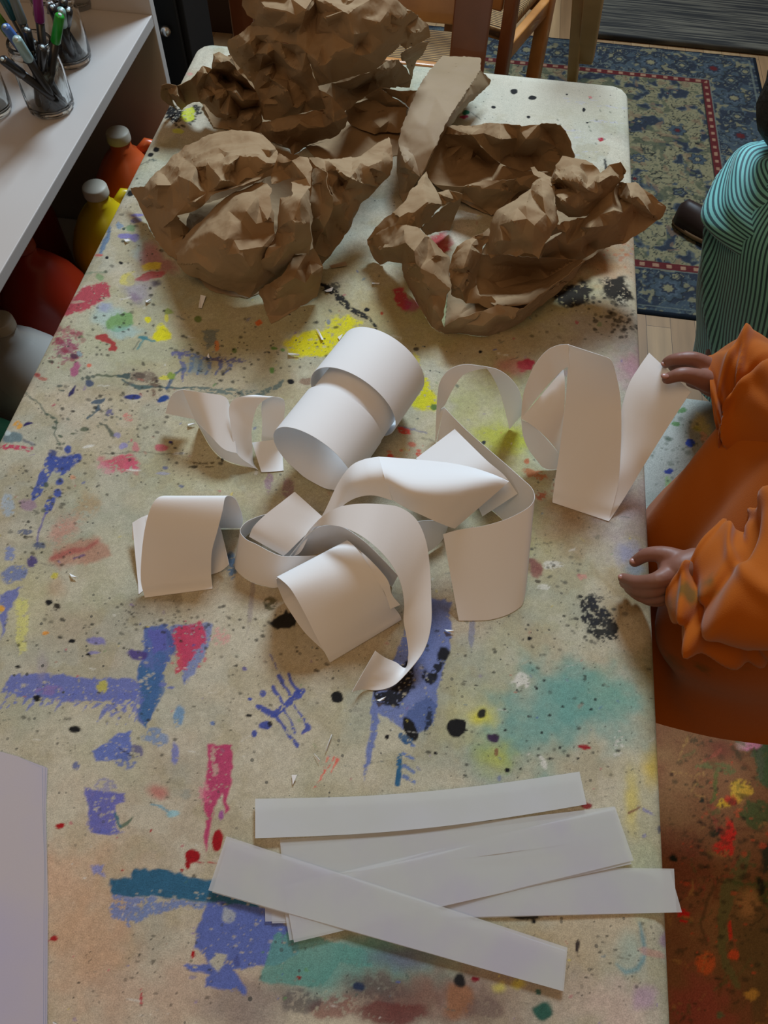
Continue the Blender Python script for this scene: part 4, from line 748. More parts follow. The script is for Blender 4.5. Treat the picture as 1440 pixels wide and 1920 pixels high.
def facet_patch(z, outline, inner, acc, amp=1.0, seed=0, maxlen=.0042, rag=.0013):
    base = [z(x, y)+(h,) for x, y, h in outline+inner]; n = len(outline)
    v2 = [Vector((p[0], p[1])) for p in base]
    res = delaunay_2d_cdt(v2, [], [list(range(n))], 2, 1e-4)
    vo, _, fo, ov, _, _ = res
    H = []
    for i, v in enumerate(vo):
        if ov[i]: H.append(base[ov[i][0]][2])
        else:
            ds = sorted((((v-v2[k]).length, k) for k in range(len(v2))))[:3]; H.append(sum(base[k][2]/(d+1e-3) for d, k in ds)/sum(1/(d+1e-3) for d, k in ds))
    # break the large facets: extra crease points inside the triangles, lifted or sunk a little
    rd = random.Random(seed*97+n); extra = []; ta = np.array([[vo[i][0], vo[i][1]] for i in range(len(vo))])
    tris = [f for f in fo if len(f) == 3]
    for f in tris:
        A_, B_, C_ = (Vector(vo[i]) for i in f); ar = abs((B_-A_).cross(C_-A_))/2
        m = ar/(480.0); k = int(m)+(1 if rd.random() < m-int(m) else 0)
        for _ in range(k):
            r1, r2 = rd.random()**.5, rd.random(); w3 = (1-r1, r1*(1-r2), r1*r2)
            if min(w3) < .12: continue
            p = A_*w3[0]+B_*w3[1]+C_*w3[2]; h = sum(H[i]*w_ for i, w_ in zip(f, w3))+rd.gauss(0, .0042)*amp
            if all((p-q).length > 8 for q, _h in extra): extra.append((p, h))
    allp = [Vector((v[0], v[1])) for v in vo]+[p for p, _ in extra]; allh = H+[h for _, h in extra]
    poly = [next(i for i in range(len(vo)) if k in ov[i]) for k in range(n)]
    poly = [p for i, p in enumerate(poly) if p != poly[i-1]]
    vo2, _, fo2, ov2, _, _ = delaunay_2d_cdt(allp, [], [poly], 2, 1e-4)
    W = []
    for i, v in enumerate(vo2):
        h = allh[ov2[i][0]] if ov2[i] else sum(allh[k]/(d+1e-3) for d, k in sorted((((v-allp[k]).length, k) for k in range(len(allp))))[:3])/sum(1/(d+1e-3) for d, k in sorted((((v-allp[k]).length, k) for k in range(len(allp))))[:3])
        W.append(P(v.x, v.y, h))
    bm = bmesh.new(); vs = [bm.verts.new(w) for w in W]
    for f in fo2:
        if len(f) == 3:
            try: bm.faces.new([vs[i] for i in f])
            except ValueError: pass
    for v in [v for v in bm.verts if not v.link_faces]: bm.verts.remove(v)
    for it in range(7):
        es = [e for e in bm.edges if e.calc_length() > maxlen*1.5]
        if not es: break
        bmesh.ops.subdivide_edges(bm, edges=es, cuts=1)
        bmesh.ops.triangulate(bm, faces=[f for f in bm.faces if len(f.verts) > 3])
    inn = [v for v in bm.verts if not v.is_boundary]
    for _ in range(1): bmesh.ops.smooth_vert(bm, verts=inn, factor=.5, use_axis_x=True, use_axis_y=True, use_axis_z=True)
    bm.normal_update()
    bm.verts.index_update(); bm.verts.ensure_lookup_table()
    co = np.array([v.co[:] for v in bm.verts]); no = np.array([v.normal[:] for v in bm.verts])
    no[no[:, 2] < 0] *= -1
    d = crumple(co, amp*.75, seed)*np.clip((co[:, 2]-TZ)/.02, 0, 1)
    co = co+no*d[:, None]
    bd = np.array([v.is_boundary for v in bm.verts])
    jit = np.stack([vn(co[:, 0]*260, co[:, 1]*260, 3), vn(co[:, 0]*260, co[:, 1]*260, 9)], 1)-.5
    co[bd, :2] += jit[bd]*rag*2
    hh = co[:, 2]-TZ; co[:, 2] = TZ+np.where(hh > .007, hh, np.maximum(.0003, hh*np.abs(hh)/.007))
    off = len(acc[0]); acc[0].extend(Vector(c) for c in co)
    for f in bm.faces: acc[1].append(tuple(off+v.index for v in f.verts))
    bm.free()
def pile(name, patches, label, cat, m=M_BROWN, amp=1.0, group=None):
    acc = ([], [])
    for k, pt in enumerate(patches):
        z, o_, i_ = pt[:3]; facet_patch(z, o_, i_, acc, (pt[3] if len(pt) > 3 else 1.0)*amp, k)
    ob = link(name, mesh(*acc), m); solid(ob, .0005, 24); recenter(ob)
    return tag(ob, label, cat, group)
ZC = ZT(240, 0, 2.88); ZD = ZT(680, 80, 1440/580); ZE = ZT(400, 0, 2.88); ZF = ZT(280, 0, 1440/420)
pile('crumpled_paper', [
 (ZC, [(300, 1400, .004), (380, 1500, .003), (440, 1565, .002), (560, 1595, .001), (650, 1606, .001), (760, 1560, .001), (1040, 1440, .001), (1180, 1200, .001), (1100, 900, .001), (800, 800, .001), (400, 900, .001), (250, 1150, .001)], [(600, 1200, .02), (800, 1200, .02), (450, 1300, .02)]),
 (ZC, [(262, 1400, .002), (330, 1150, .03), (740, 960, .05), (1000, 880, .03), (1100, 1000, .02), (1050, 1400, .001), (800, 1500, .001), (500, 1540, .001)], [(700, 1200, .05)]),
 (ZC, [(20, 1015, .02), (85, 1005, .045), (115, 965, .055), (160, 925, .06), (200, 890, .068), (265, 820, .08), (400, 750, .10), (560, 702, .115), (690, 720, .12), (770, 762, .125), (808, 800, .13), (806, 880, .13), (780, 910, .128), (700, 960, .115), (590, 1000, .11), (430, 1040, .10), (340, 1090, .09), (262, 1160, .072), (290, 1200, .05), (325, 1230, .03), (300, 1275, .02), (262, 1400, .004), (215, 1370, .002), (150, 1290, .002), (100, 1190, .004), (70, 1130, .01)],
      [(160, 1000, .088), (235, 1000, .085), (300, 1080, .08), (480, 880, .128), (600, 850, .135), (420, 960, .10), (200, 1120, .05), (240, 1190, .06), (270, 900, .10), (500, 970, .135), (340, 980, .118), (150, 1130, .035), (190, 1230, .03), (700, 850, .14), (640, 780, .13), (100, 1060, .05), (560, 930, .12), (660, 900, .125)]),
 (ZC, [(258, 1168, .074), (320, 1095, .09), (430, 1038, .10), (590, 1000, .112), (740, 935, .125), (715, 968, .125), (620, 1003, .118), (500, 1035, .11), (450, 1055, .105), (410, 1100, .09), (390, 1120, .082), (330, 1148, .075)], [(360, 1090, .10)], .4),
 (ZC, [(245, 1330, .03), (280, 1290, .05), (400, 1180, .07), (470, 1115, .085), (560, 1040, .10), (640, 1005, .11), (690, 990, .115), (745, 985, .12), (778, 1020, .125), (770, 1060, .125), (775, 1130, .12), (782, 1200, .112), (790, 1260, .10), (820, 1330, .08), (900, 1375, .065), (960, 1365, .055), (900, 1450, .03), (830, 1505, .02), (700, 1570, .012), (655, 1605, .008), (600, 1588, .012), (555, 1570, .012), (500, 1560, .014), (440, 1535, .018), (390, 1500, .022), (340, 1490, .024), (300, 1462, .028), (262, 1420, .034), (262, 1380, .04)],
      [(450, 1250, .105), (560, 1200, .125), (640, 1140, .135), (600, 1350, .11), (500, 1400, .085), (660, 1450, .08), (350, 1350, .07), (730, 1200, .115), (700, 1060, .125), (600, 1080, .12), (730, 1330, .10), (700, 1520, .04), (580, 1530, .04), (460, 1480, .055), (380, 1420, .065), (680, 1290, .10), (520, 1300, .12), (800, 1430, .05)]),
 (ZC, [(770, 945, .12), (800, 870, .135), (815, 825, .14), (890, 870, .145), (930, 845, .15), (972, 850, .15), (992, 900, .15), (985, 1000, .145), (985, 1100, .14), (985, 1200, .13), (985, 1290, .10), (978, 1375, .07), (940, 1360, .075), (900, 1372, .07), (860, 1440, .05), (800, 1500, .03), (750, 1530, .02), (720, 1525, .02), (695, 1480, .05), (685, 1430, .07), (735, 1390, .085), (760, 1330, .095), (795, 1250, .10), (810, 1170, .12), (825, 1070, .135), (890, 1062, .15), (885, 980, .14), (960, 960, .15), (880, 960, .12), (780, 1000, .12)],
      [(930, 1080, .165), (850, 1120, .145), (900, 1300, .12), (860, 1200, .14), (940, 1200, .145), (830, 1330, .10), (780, 1450, .06), (735, 1450, .06), (900, 1200, .15), (860, 1350, .10), (840, 880, .14)]),
 (ZC, [(705, 1570, .015), (760, 1535, .03), (830, 1490, .05), (890, 1400, .06), (960, 1370, .07), (1000, 1335, .075), (1030, 1390, .06), (1047, 1440, .05), (1046, 1520, .03), (1020, 1600, .008), (930, 1650, .001), (850, 1705, .001), (775, 1750, .0), (755, 1700, .001), (738, 1655, .001)], [(800, 1560, .045), (810, 1640, .024), (900, 1500, .062), (960, 1450, .05), (990, 1480, .062), (870, 1600, .02), (960, 1580, .025), (830, 1700, .003)], .7),
 (ZC, [(975, 850, .13), (1060, 850, .11), (1150, 862, .10), (1230, 850, .09), (1320, 795, .095), (1412, 740, .10), (1424, 790, .10), (1430, 870, .09), (1420, 945, .075), (1360, 1020, .06), (1260, 1105, .05), (1180, 1255, .03), (1110, 1360, .015), (1050, 1425, .005), (1005, 1360, .03), (1000, 1180, .06), (1100, 1130, .085), (1100, 1050, .10), (1070, 930, .11), (1010, 900, .12)],
      [(1200, 960, .12), (1300, 900, .105), (1200, 1080, .075), (1110, 1180, .06), (1080, 1290, .04), (1160, 990, .085), (1120, 900, .125), (1290, 1000, .08), (1370, 870, .10), (1150, 1100, .095), (1060, 1200, .08), (1190, 1180, .06)]),
 (ZC, [(985, 1090, .11), (995, 1000, .12), (1000, 905, .125), (1035, 912, .135), (1072, 928, .142), (1080, 1000, .135), (1102, 1060, .13), (1105, 1130, .11), (1060, 1240, .08), (1005, 1330, .05), (990, 1250, .06), (1000, 1180, .09)], [(1040, 1000, .12), (1050, 1100, .11), (1030, 1180, .10)], .6),
], 'crumpled brown paper heap at the left front, beside the shelf', 'crumpled paper', group='crumpled brown paper on the table')
pile('crumpled_paper', [
 (ZE, [(80, 300, .02), (200, 250, .05), (600, 300, .06), (1000, 330, .06), (1045, 400, .03), (900, 520, .01), (1060, 590, .008), (1000, 720, .003), (760, 700, .003), (640, 752, .003), (430, 800, .002), (200, 720, .004), (0, 680, .003), (-60, 560, .006)], [(500, 500, .03), (300, 600, .01)], .6),
 (ZE, [(155, -60, .20), (155, 30, .17), (185, 80, .165), (225, 105, .162), (200, 140, .14), (140, 185, .12), (88, 212, .10), (78, 245, .085), (105, 310, .05), (150, 372, .05), (230, 292, .11), (300, 236, .14), (360, 226, .15), (450, 242, .16), (500, 286, .16), (530, 372, .13), (560, 467, .10), (640, 450, .105), (720, 432, .11), (850, 382, .11), (930, 320, .115), (1003, 262, .12), (1010, 242, .13), (1040, 272, .12), (1080, 250, .12), (1110, 228, .12), (1170, 200, .13), (1165, 140, .15), (1110, 90, .17), (1060, 55, .19), (990, 0, .21), (950, -60, .22)],
      [(270, 72, .19), (400, 120, .195), (430, 172, .165), (550, 182, .17), (620, 142, .19), (760, 186, .195), (790, 235, .165), (900, 120, .20), (1010, 108, .19), (700, 60, .22), (500, 50, .215), (650, 272, .172), (690, 335, .15), (740, 392, .125), (800, 300, .165), (870, 345, .13), (990, 235, .15), (920, 235, .165), (560, 330, .165), (620, 425, .125), (1070, 170, .165), (230, 190, .14), (320, 150, .165), (260, 220, .125), (180, 230, .13), (120, 270, .09), (160, 300, .09), (360, 180, .16), (480, 130, .19), (400, 60, .21), (560, 75, .19), (620, 90, .215), (840, 170, .185), (1050, 220, .14), (940, 60, .205), (250, 20, .19), (800, 20, .22), (600, 0, .225), (1040, 140, .17), (590, 235, .17), (760, 250, .175)]),
 (ZE, [(150, 370, .052), (190, 320, .09), (230, 290, .112), (300, 234, .142), (360, 224, .152), (450, 240, .162), (500, 284, .162), (525, 350, .14), (540, 410, .12), (575, 490, .10), (610, 525, .09), (640, 600, .06), (540, 598, .05), (460, 615, .04), (400, 640, .03), (330, 655, .02), (270, 645, .02), (240, 545, .035), (205, 455, .045)],
      [(300, 400, .10), (400, 330, .125), (450, 450, .09), (350, 560, .055), (500, 540, .065), (300, 470, .06), (400, 480, .10), (290, 290, .135), (440, 290, .13), (250, 380, .07), (480, 380, .135), (370, 410, .085), (430, 560, .07), (330, 340, .09), (540, 520, .09), (280, 560, .05)]),
 (ZE, [(262, 660, .035), (340, 648, .05), (400, 636, .055), (460, 620, .06), (540, 598, .065), (605, 592, .075), (590, 530, .09), (570, 480, .10), (640, 520, .10), (700, 580, .095), (722, 625, .08), (716, 680, .055), (680, 720, .03), (640, 750, .015), (560, 765, .006), (510, 775, .004), (430, 835, .001), (410, 800, .004), (370, 775, .006), (310, 755, .006), (255, 715, .012)],
      [(400, 700, .055), (520, 680, .065), (650, 660, .095), (620, 600, .095), (450, 742, .035), (670, 690, .07), (330, 700, .05), (470, 650, .072), (600, 690, .06), (560, 730, .035), (650, 610, .105)]),
 (ZE, [(558, 464, .095), (640, 448, .10), (720, 428, .105), (870, 375, .10), (940, 330, .09), (1000, 322, .08), (1040, 370, .055), (1075, 430, .03), (1060, 475, .02), (980, 470, .03), (900, 475, .04), (830, 512, .05), (790, 540, .05), (735, 590, .05), (700, 600, .06), (650, 560, .08), (600, 520, .09)], [(700, 500, .07), (850, 440, .05), (940, 410, .06), (780, 480, .045), (660, 490, .09), (960, 370, .075)]),
 (ZE, [(1012, 290, .10), (1040, 268, .115), (1100, 230, .12), (1168, 225, .115), (1130, 290, .07), (1100, 330, .05), (1080, 380, .03), (1072, 430, .01), (1050, 370, .04), (1038, 335, .06), (1015, 325, .07)], [(1080, 290, .08)], .5),
 (ZE, [(600, 762, .003), (650, 720, .005), (740, 670, .008), (870, 715, .004), (1010, 718, .004), (1000, 770, .002), (1010, 830, .002), (900, 850, .001), (760, 880, .001), (560, 860, .001), (500, 790, .002)], [(760, 780, .004), (880, 790, .004)], .25),
 (ZE, [(700, 620, .03), (760, 560, .035), (850, 530, .035), (930, 575, .03), (1050, 580, .03), (1040, 640, .02), (1015, 720, .01), (930, 712, .008), (870, 722, .008), (800, 700, .01), (740, 672, .012)], [(850, 640, .02), (950, 650, .022), (790, 610, .015), (900, 690, .02)], .8),
 (ZE, [(820, 522, .05), (860, 500, .055), (908, 478, .058), (1000, 490, .05), (1105, 488, .045), (1085, 540, .04), (1062, 585, .035), (1040, 560, .035), (1010, 540, .035), (960, 520, .04), (920, 490, .052)], [(1040, 520, .046)], .6),
 (ZE, [(822, 524, .048), (905, 480, .058), (960, 522, .042), (1010, 545, .036), (1062, 585, .03), (1000, 585, .02), (940, 590, .018), (890, 565, .022), (850, 545, .03)], [(940, 550, .035)], .8),
 (ZF, [(70, 590, .06), (82, 553, .07), (120, 540, .072), (180, 550, .072), (265, 510, .08), (310, 460, .09), (345, 422, .10), (402, 440, .10), (404, 345, .12), (450, 330, .125), (530, 372, .115), (555, 430, .10), (590, 480, .092), (640, 530, .075), (690, 590, .055), (705, 640, .045), (725, 690, .03), (732, 770, .018), (715, 860, .003), (660, 855, .003), (620, 858, .002), (560, 830, .004), (510, 812, .008), (500, 770, .012), (430, 750, .016), (380, 700, .02), (355, 670, .03), (320, 655, .03), (285, 656, .024), (240, 680, .015), (205, 708, .006), (175, 675, .02), (150, 645, .03), (168, 690, .01), (178, 706, .002), (110, 660, .02), (80, 640, .035)],
      [(200, 580, .045), (300, 560, .06), (350, 470, .10), (380, 620, .075), (410, 400, .115), (480, 500, .05), (520, 620, .055), (600, 640, .07), (655, 760, .05), (450, 630, .065), (570, 760, .02), (350, 560, .055), (460, 400, .13), (500, 440, .10), (560, 590, .08), (610, 560, .04), (640, 690, .03), (420, 540, .08), (590, 700, .02), (180, 610, .07), (120, 600, .05), (650, 830, .012), (350, 650, .055), (420, 610, .06), (500, 740, .05), (550, 520, .06)]),
], 'tallest heap of crumpled brown paper at the far end of the table', 'crumpled paper', group='crumpled brown paper on the table')
pile('folded_brown_paper', [
 (ZD, [(372, 62, .055), (460, 66, .055), (550, 70, .055), (548, 128, .058), (500, 200, .065), (400, 350, .085), (340, 480, .075), (270, 622, .045), (255, 590, .05), (240, 530, .06), (225, 500, .062), (165, 470, .06), (180, 400, .07), (220, 300, .075), (270, 190, .07), (320, 120, .06)], [(420, 130, .062), (340, 250, .075), (260, 380, .078), (300, 470, .072), (440, 200, .068)], .25),
 (ZD, [(548, 125, .058), (597, 175, .035), (590, 195, .03), (500, 280, .04), (440, 340, .04), (360, 470, .035), (290, 600, .02), (268, 625, .044), (340, 480, .075), (400, 350, .085), (500, 200, .065)], [(500, 240, .058), (400, 390, .06)], .4),
 (ZD, [(165, 470, .06), (225, 500, .062), (240, 530, .058), (256, 590, .05), (268, 625, .044), (230, 680, .01), (190, 745, .002), (172, 700, .006), (160, 600, .03)], [(200, 560, .062), (215, 620, .04)], .8),
], 'long folded length of smooth brown paper between the far heap and the right heap', 'folded paper', m=M_BROWN2)
pile('crumpled_paper', [
 (ZD, [(385, 1320, .003), (400, 1130, .006), (560, 960, .02), (700, 960, .03), (880, 780, .04), (880, 600, .04), (1000, 600, .05), (1200, 700, .06), (1180, 930, .03), (1030, 1020, .02), (780, 1260, .004), (600, 1340, .001)], [(700, 1100, .01), (900, 900, .04)], .6),
 (ZD, [(400, 440, .03), (560, 400, .05), (900, 400, .07), (960, 530, .04), (870, 640, .012), (640, 780, .003), (470, 715, .004), (345, 640, .01), (350, 540, .02)], [(650, 560, .02)], .5),
 (ZD, [(380, 425, .055), (400, 395, .065), (480, 382, .08), (570, 374, .095), (640, 380, .105), (740, 388, .112), (820, 380, .115), (920, 385, .11), (950, 420, .10), (972, 470, .088), (992, 532, .07), (940, 570, .045), (870, 602, .03), (800, 590, .03), (740, 600, .03), (640, 562, .045), (580, 512, .06), (510, 430, .09)],
      [(640, 450, .105), (700, 520, .05), (760, 450, .105), (860, 410, .09), (900, 480, .07), (560, 420, .09), (720, 410, .10), (820, 450, .095), (600, 480, .07), (660, 410, .10), (780, 530, .04), (930, 450, .085)]),
 (ZD, [(290, 600, .028), (330, 500, .05), (380, 424, .056), (510, 430, .085), (580, 512, .055), (640, 562, .04), (740, 600, .028), (870, 602, .028), (800, 645, .03), (700, 720, .015), (645, 800, .006), (590, 795, .003), (460, 742, .008), (340, 662, .02)], [(450, 550, .015), (600, 650, .03), (600, 580, .02), (700, 622, .045), (400, 490, .03), (530, 520, .02), (480, 640, .02), (560, 730, .015)]),
 (ZD, [(335, 658, .035), (400, 662, .045), (470, 664, .05), (560, 640, .06), (650, 640, .062), (720, 630, .06), (800, 612, .058), (850, 640, .05), (780, 680, .04), (700, 700, .03), (640, 770, .012), (600, 800, .004), (560, 775, .01), (520, 750, .015), (470, 730, .02), (400, 700, .025)], [(560, 680, .055), (650, 680, .05), (470, 690, .03), (740, 655, .055)], .7),
 (ZD, [(296, 598, .075), (320, 650, .07), (350, 700, .07), (400, 688, .08), (460, 702, .085), (462, 722, .08), (440, 735, .07), (380, 755, .07), (340, 790, .06), (300, 835, .055), (270, 866, .06), (205, 850, .07), (150, 855, .07), (120, 862, .06), (20, 922, .03), (60, 860, .05), (100, 820, .062), (140, 790, .075), (190, 750, .08), (240, 670, .08)], [(170, 812, .085), (300, 742, .095), (240, 790, .088), (380, 715, .085), (280, 680, .085)], .8),
 (ZD, [(20, 922, .03), (60, 890, .045), (120, 860, .06), (150, 852, .07), (205, 850, .075), (245, 855, .08), (272, 866, .08), (310, 900, .085), (405, 1000, .06), (402, 1080, .052), (406, 1150, .05), (380, 1240, .03), (368, 1290, .02), (380, 1330, .01), (360, 1345, .001), (320, 1320, .001), (260, 1220, .001), (190, 1090, .01), (185, 1026, .02), (130, 1015, .012), (80, 1030, .001), (50, 1000, .005), (34, 975, .012)],
      [(240, 970, .10), (200, 930, .085), (150, 950, .065), (290, 900, .095), (330, 1080, .072), (280, 1130, .055), (270, 1050, .08), (330, 1230, .042), (340, 990, .085), (100, 950, .05), (245, 1090, .045), (360, 1180, .04), (300, 1000, .075), (300, 1200, .025)]),
 (ZD, [(455, 722, .07), (455, 760, .04), (420, 830, .015), (405, 872, .005), (340, 880, .012), (300, 898, .03), (272, 866, .05), (340, 792, .055), (390, 755, .06)], [(360, 830, .03)], .6),
 (ZD, [(375, 1325, .02), (420, 1295, .04), (450, 1280, .045), (560, 1250, .05), (620, 1222, .055), (690, 1228, .055), (730, 1240, .05), (800, 1200, .055), (880, 1140, .06), (960, 1080, .07), (1032, 1008, .08), (1000, 1050, .06), (960, 1110, .045), (860, 1200, .02), (750, 1290, .006), (680, 1330, .002), (600, 1360, .001), (540, 1366, .001), (470, 1352, .001), (380, 1350, .001), (350, 1330, .004)], [(560, 1320, .035), (700, 1275, .045), (850, 1170, .05), (480, 1310, .03), (620, 1270, .05), (660, 1310, .02), (780, 1240, .035), (930, 1110, .05)], .8),
 (ZD, [(525, 1090, .025), (555, 985, .06), (700, 992, .06), (810, 1002, .06), (1000, 1012, .06), (1030, 1010, .078), (940, 1100, .06), (860, 1160, .05), (760, 1222, .045), (690, 1232, .045), (610, 1222, .03), (530, 1170, .02)], [(750, 1100, .004), (650, 1130, .004), (870, 1090, .02), (820, 1050, .03), (700, 1040, .03)], .7),
 (ZD, [(405, 1060, .055), (420, 990, .07), (440, 950, .08), (500, 920, .085), (545, 898, .09), (590, 860, .09), (605, 900, .085), (560, 950, .075), (548, 985, .07), (530, 1080, .04), (528, 1130, .03), (550, 1180, .028), (600, 1178, .035), (618, 1200, .03), (600, 1245, .02), (540, 1215, .02), (480, 1212, .02), (420, 1185, .025), (405, 1130, .04)], [(470, 1050, .08), (500, 960, .092), (450, 1130, .05), (500, 1150, .03), (540, 940, .08)]),
 (ZD, [(598, 840, .10), (630, 780, .115), (680, 740, .122), (780, 680, .132), (790, 655, .135), (830, 628, .14), (870, 640, .142), (880, 680, .14), (900, 750, .132), (908, 832, .12), (880, 880, .115), (850, 930, .11), (820, 1005, .092), (790, 985, .095), (755, 975, .09), (715, 995, .086), (690, 985, .084), (640, 990, .076), (600, 1005, .07), (585, 985, .068), (553, 985, .06), (570, 940, .07), (590, 890, .085)],
      [(700, 830, .145), (760, 760, .148), (740, 900, .12), (650, 920, .118), (800, 850, .14), (840, 720, .15), (680, 960, .09), (790, 940, .11), (640, 850, .12), (850, 800, .138), (790, 720, .13), (870, 750, .14)], .8),
 (ZD, [(783, 582, .12), (800, 578, .122), (820, 598, .12), (850, 612, .125), (872, 618, .13), (900, 570, .138), (932, 530, .142), (990, 530, .142), (1042, 545, .142), (1080, 570, .142), (1108, 602, .142), (1150, 570, .15), (1205, 555, .152), (1232, 592, .145), (1220, 620, .135), (1170, 680, .12), (1110, 740, .11), (1050, 800, .10), (1000, 812, .10), (960, 806, .10), (905, 768, .11), (890, 700, .128), (884, 660, .13), (840, 625, .13), (800, 620, .12)],
      [(980, 600, .162), (1000, 700, .14), (1100, 650, .158), (1060, 740, .122), (930, 730, .15), (1150, 620, .155), (930, 640, .15), (1020, 560, .145), (1050, 620, .135), (970, 760, .13), (1010, 650, .165), (1120, 690, .13), (950, 680, .13), (1060, 690, .145)]),
 (ZD, [(1190, 650, .12), (1230, 655, .13), (1272, 650, .13), (1300, 672, .128), (1345, 705, .125), (1410, 765, .105), (1390, 800, .095), (1370, 832, .085), (1290, 885, .07), (1200, 940, .055), (1150, 955, .05), (1090, 970, .045), (1040, 1000, .04), (990, 1018, .035), (975, 1018, .04), (900, 1050, .03), (830, 1040, .035), (820, 1005, .05), (855, 935, .08), (900, 905, .085), (940, 880, .095), (860, 905, .08), (900, 850, .11), (960, 830, .105), (1030, 812, .10), (1100, 740, .112), (1160, 690, .12)],
      [(1250, 722, .142), (1350, 722, .12), (1215, 790, .108), (1100, 905, .085), (1150, 850, .105), (1030, 900, .10), (950, 940, .075), (1280, 790, .09), (1190, 730, .10), (1100, 800, .12), (1060, 860, .125), (1010, 960, .07), (1050, 940, .05), (920, 985, .05), (1240, 850, .08), (1130, 930, .07), (1000, 860, .09), (1310, 750, .128), (1170, 780, .13)]),
], 'ring-shaped crumpled brown paper with a hollow middle, overhanging the right edge of the table', 'crumpled paper', group='crumpled brown paper on the table')
# ================================================================ FLOOR
def parquet_mat():
    m = bpy.data.materials.new('parquet'); m.use_nodes = True; nt = m.node_tree; bs = nt.nodes['Principled BSDF']
    tc = nt.nodes.new('ShaderNodeTexCoord'); mp = nt.nodes.new('ShaderNodeMapping'); mp.inputs['Rotation'].default_value = (0, 0, PI/2)
    br = nt.nodes.new('ShaderNodeTexBrick'); br.offset = .37; br.inputs['Scale'].default_value = 1
    br.inputs['Brick Width'].default_value = .42; br.inputs['Row Height'].default_value = .058; br.inputs['Mortar Size'].default_value = .0006
    br.inputs['Color1'].default_value = A(146, 118, 84, 1.7); br.inputs['Color2'].default_value = A(124, 94, 64, 1.7); br.inputs['Mortar'].default_value = A(70, 50, 34)
    n = nt.nodes.new('ShaderNodeTexNoise'); n.inputs['Scale'].default_value = 6; n.inputs['Detail'].default_value = 8
    m2 = nt.nodes.new('ShaderNodeMapping'); m2.inputs['Scale'].default_value = (9, .8, 1)
    mx = nt.nodes.new('ShaderNodeMix'); mx.data_type = 'RGBA'; mx.blend_type = 'MULTIPLY'; mx.inputs[0].default_value = .6
    cr = nt.nodes.new('ShaderNodeMapRange'); cr.inputs[1].default_value = .3; cr.inputs[2].default_value = .7; cr.inputs[3].default_value = .7; cr.inputs[4].default_value = 1.15
    L = nt.links.new
    L(tc.outputs['Object'], mp.inputs[0]); L(mp.outputs[0], br.inputs['Vector']); L(tc.outputs['Object'], m2.inputs[0]); L(m2.outputs[0], n.inputs['Vector'])
    L(n.outputs['Fac'], cr.inputs[0]); L(br.outputs['Color'], mx.inputs[6]); L(cr.outputs[0], mx.inputs[7]); L(mx.outputs[2], bs.inputs['Base Color'])
    bs.inputs['Roughness'].default_value = .45
    return m
fl = link('floor', mesh([(-2.6, -1.6, 0), (3.0, -1.6, 0), (3.0, 4.6, 0), (-2.6, 4.6, 0)], [(0, 1, 2, 3)]), parquet_mat(), smooth=False); tag(fl, kind='structure')
